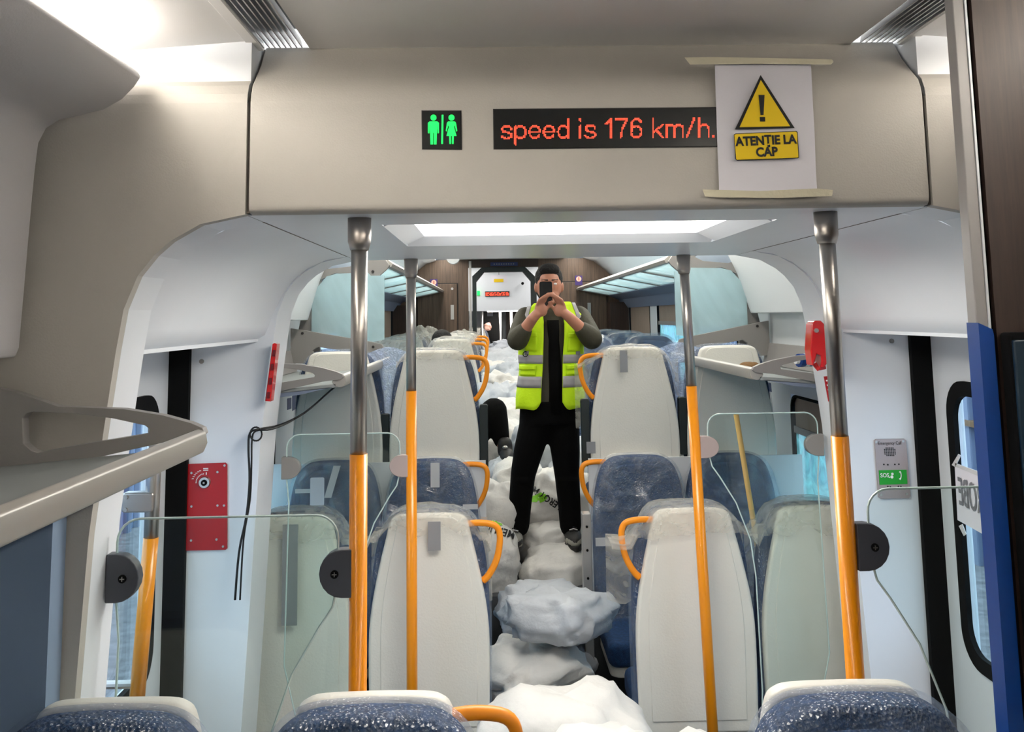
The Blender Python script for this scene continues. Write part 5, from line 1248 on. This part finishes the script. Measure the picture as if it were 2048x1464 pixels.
union('trousers', [limb([hip, Vector((k1.x+.01, 6.45, k1.z-.03))], [.105, .088]), limb([(k1.x+.01, 6.45, k1.z-.03), P(996, 850, 6.45), k2], [.088, .072, .056]), limb([hip+Vector((-.18, 0, 0)), (-.66, 6.1, 1.1), (-.66, 6.05, .8)], [.1, .08, .06]), loft([(-.58, 6.58, .98, .18, .13), (-.58, 6.62, 1.14, .17, .125)])], 'blackcloth', sp_, .01, 3, label='black trousers')
union('jacket', [loft([(-.58, 6.62, 1.1, .175, .13), (-.58, 6.68, 1.28, .17, .125), (-.58, 6.72, 1.40, .15, .1)]), limb([(-.74, 6.7, 1.34), (-.78, 6.5, 1.15), (-.66, 6.42, 1.14)], [.062, .055, .045]), limb([(-.42, 6.7, 1.34), (-.40, 6.5, 1.15), (-.5, 6.4, 1.14)], [.062, .055, .045])], 'jacket', sp_, .01, 3)
union('hair', [ell((-.58, 6.69, 1.56), (.08, .09, .085))], 'hair', sp_, .01, 1)
union('boot', [ell((ft.x+.01, 6.34, ft.z-.015), (.048, .13, .045)), limb([ft+Vector((0, 0, .05)), ft], [.05, .05])], 'shoe', sp_, .008, 2, label='black boot with a bright buckle')
mk('buckle', ell((ft.x, 6.30, ft.z+.04), (.018, .012, .012), 10), 'steel', sp_, smooth=True)
mk('seat_pad', box(-.75, -.36, 6.45, 6.9, .95, .98), 'fabric', sp_) if False else None
sack(905, 900, 6.7, (.24, .28, .15), 'sack beneath the slouched person behind the left seats', 'sack2', 61, 0, 0, z=.77)
# second seated person: only the top of a black-haired head shows
s2 = thing('person', (-.58, 8.55, .62), 'seated person showing only black hair above the left seat backs', 'person')
c = P(884, 678, 8.30)
hx, hz = c.x, c.z-.05
union('body', [ell((hx, 8.30, hz), (.075, .09, .115)), ell((hx, 8.39, hz-.01), (.012, .015, .02)), limb([(hx, 8.30, hz-.1), (hx, 8.28, hz-.2)], [.05, .06]), loft([(hx, 8.25, hz-.75, .16, .12), (hx, 8.25, hz-.5, .15, .11), (hx, 8.27, hz-.25, .17, .1), (hx, 8.28, hz-.2, .08, .07)]),
     limb([(hx-.09, 8.30, hz-.72), (hx-.1, 8.65, hz-.70), (hx-.1, 8.66, hz-1.12)], [.08, .06, .04]), limb([(hx+.09, 8.30, hz-.72), (hx+.1, 8.65, hz-.70), (hx+.1, 8.66, hz-1.12)], [.08, .06, .04]),
     limb([(hx-.19, 8.27, hz-.27), (hx-.2, 8.35, hz-.52), (hx-.08, 8.55, hz-.55)], [.045, .038, .03]), limb([(hx+.19, 8.27, hz-.27), (hx+.2, 8.35, hz-.52), (hx+.08, 8.55, hz-.55)], [.045, .038, .03])], 'skin', s2, .01, 2)
union('hair', [ell((hx, 8.29, hz+.04), (.092, .10, .095)), ell((hx, 8.26, hz), (.085, .085, .1))], 'hair', s2, .008, 1, label='black hair')
union('jacket', [loft([(hx, 8.25, hz-.78, .18, .14), (hx, 8.25, hz-.5, .17, .13), (hx, 8.27, hz-.24, .18, .12), (hx, 8.28, hz-.19, .09, .08)]), limb([(hx-.19, 8.27, hz-.27), (hx-.2, 8.35, hz-.52), (hx-.12, 8.50, hz-.55)], [.062, .055, .045]), limb([(hx+.19, 8.27, hz-.27), (hx+.2, 8.35, hz-.52), (hx+.12, 8.50, hz-.55)], [.062, .055, .045])], 'blackcloth', s2, .01, 3)
union('trousers', [limb([(hx-.09, 8.30, hz-.72), (hx-.1, 8.65, hz-.70), (hx-.1, 8.66, hz-1.0)], [.1, .08, .06]), limb([(hx+.09, 8.30, hz-.72), (hx+.1, 8.65, hz-.70), (hx+.1, 8.66, hz-1.0)], [.1, .08, .06])], 'blackcloth', s2, .01, 3)
# plastic scraps on the seat tops beyond
for i, (x, y) in enumerate(((846, 664), (862, 668), (925, 672))):
    c = P(x, y, 8.3); cushion('plastic_scrap', (c.x, 8.3+.2*i, c.z), (.05, .03, .05), 'filmtop', '%s crumpled clear plastic scrap above the left seats' % ['leftmost', 'middle', 'rightmost'][i], 'plastic', i+11, .5)
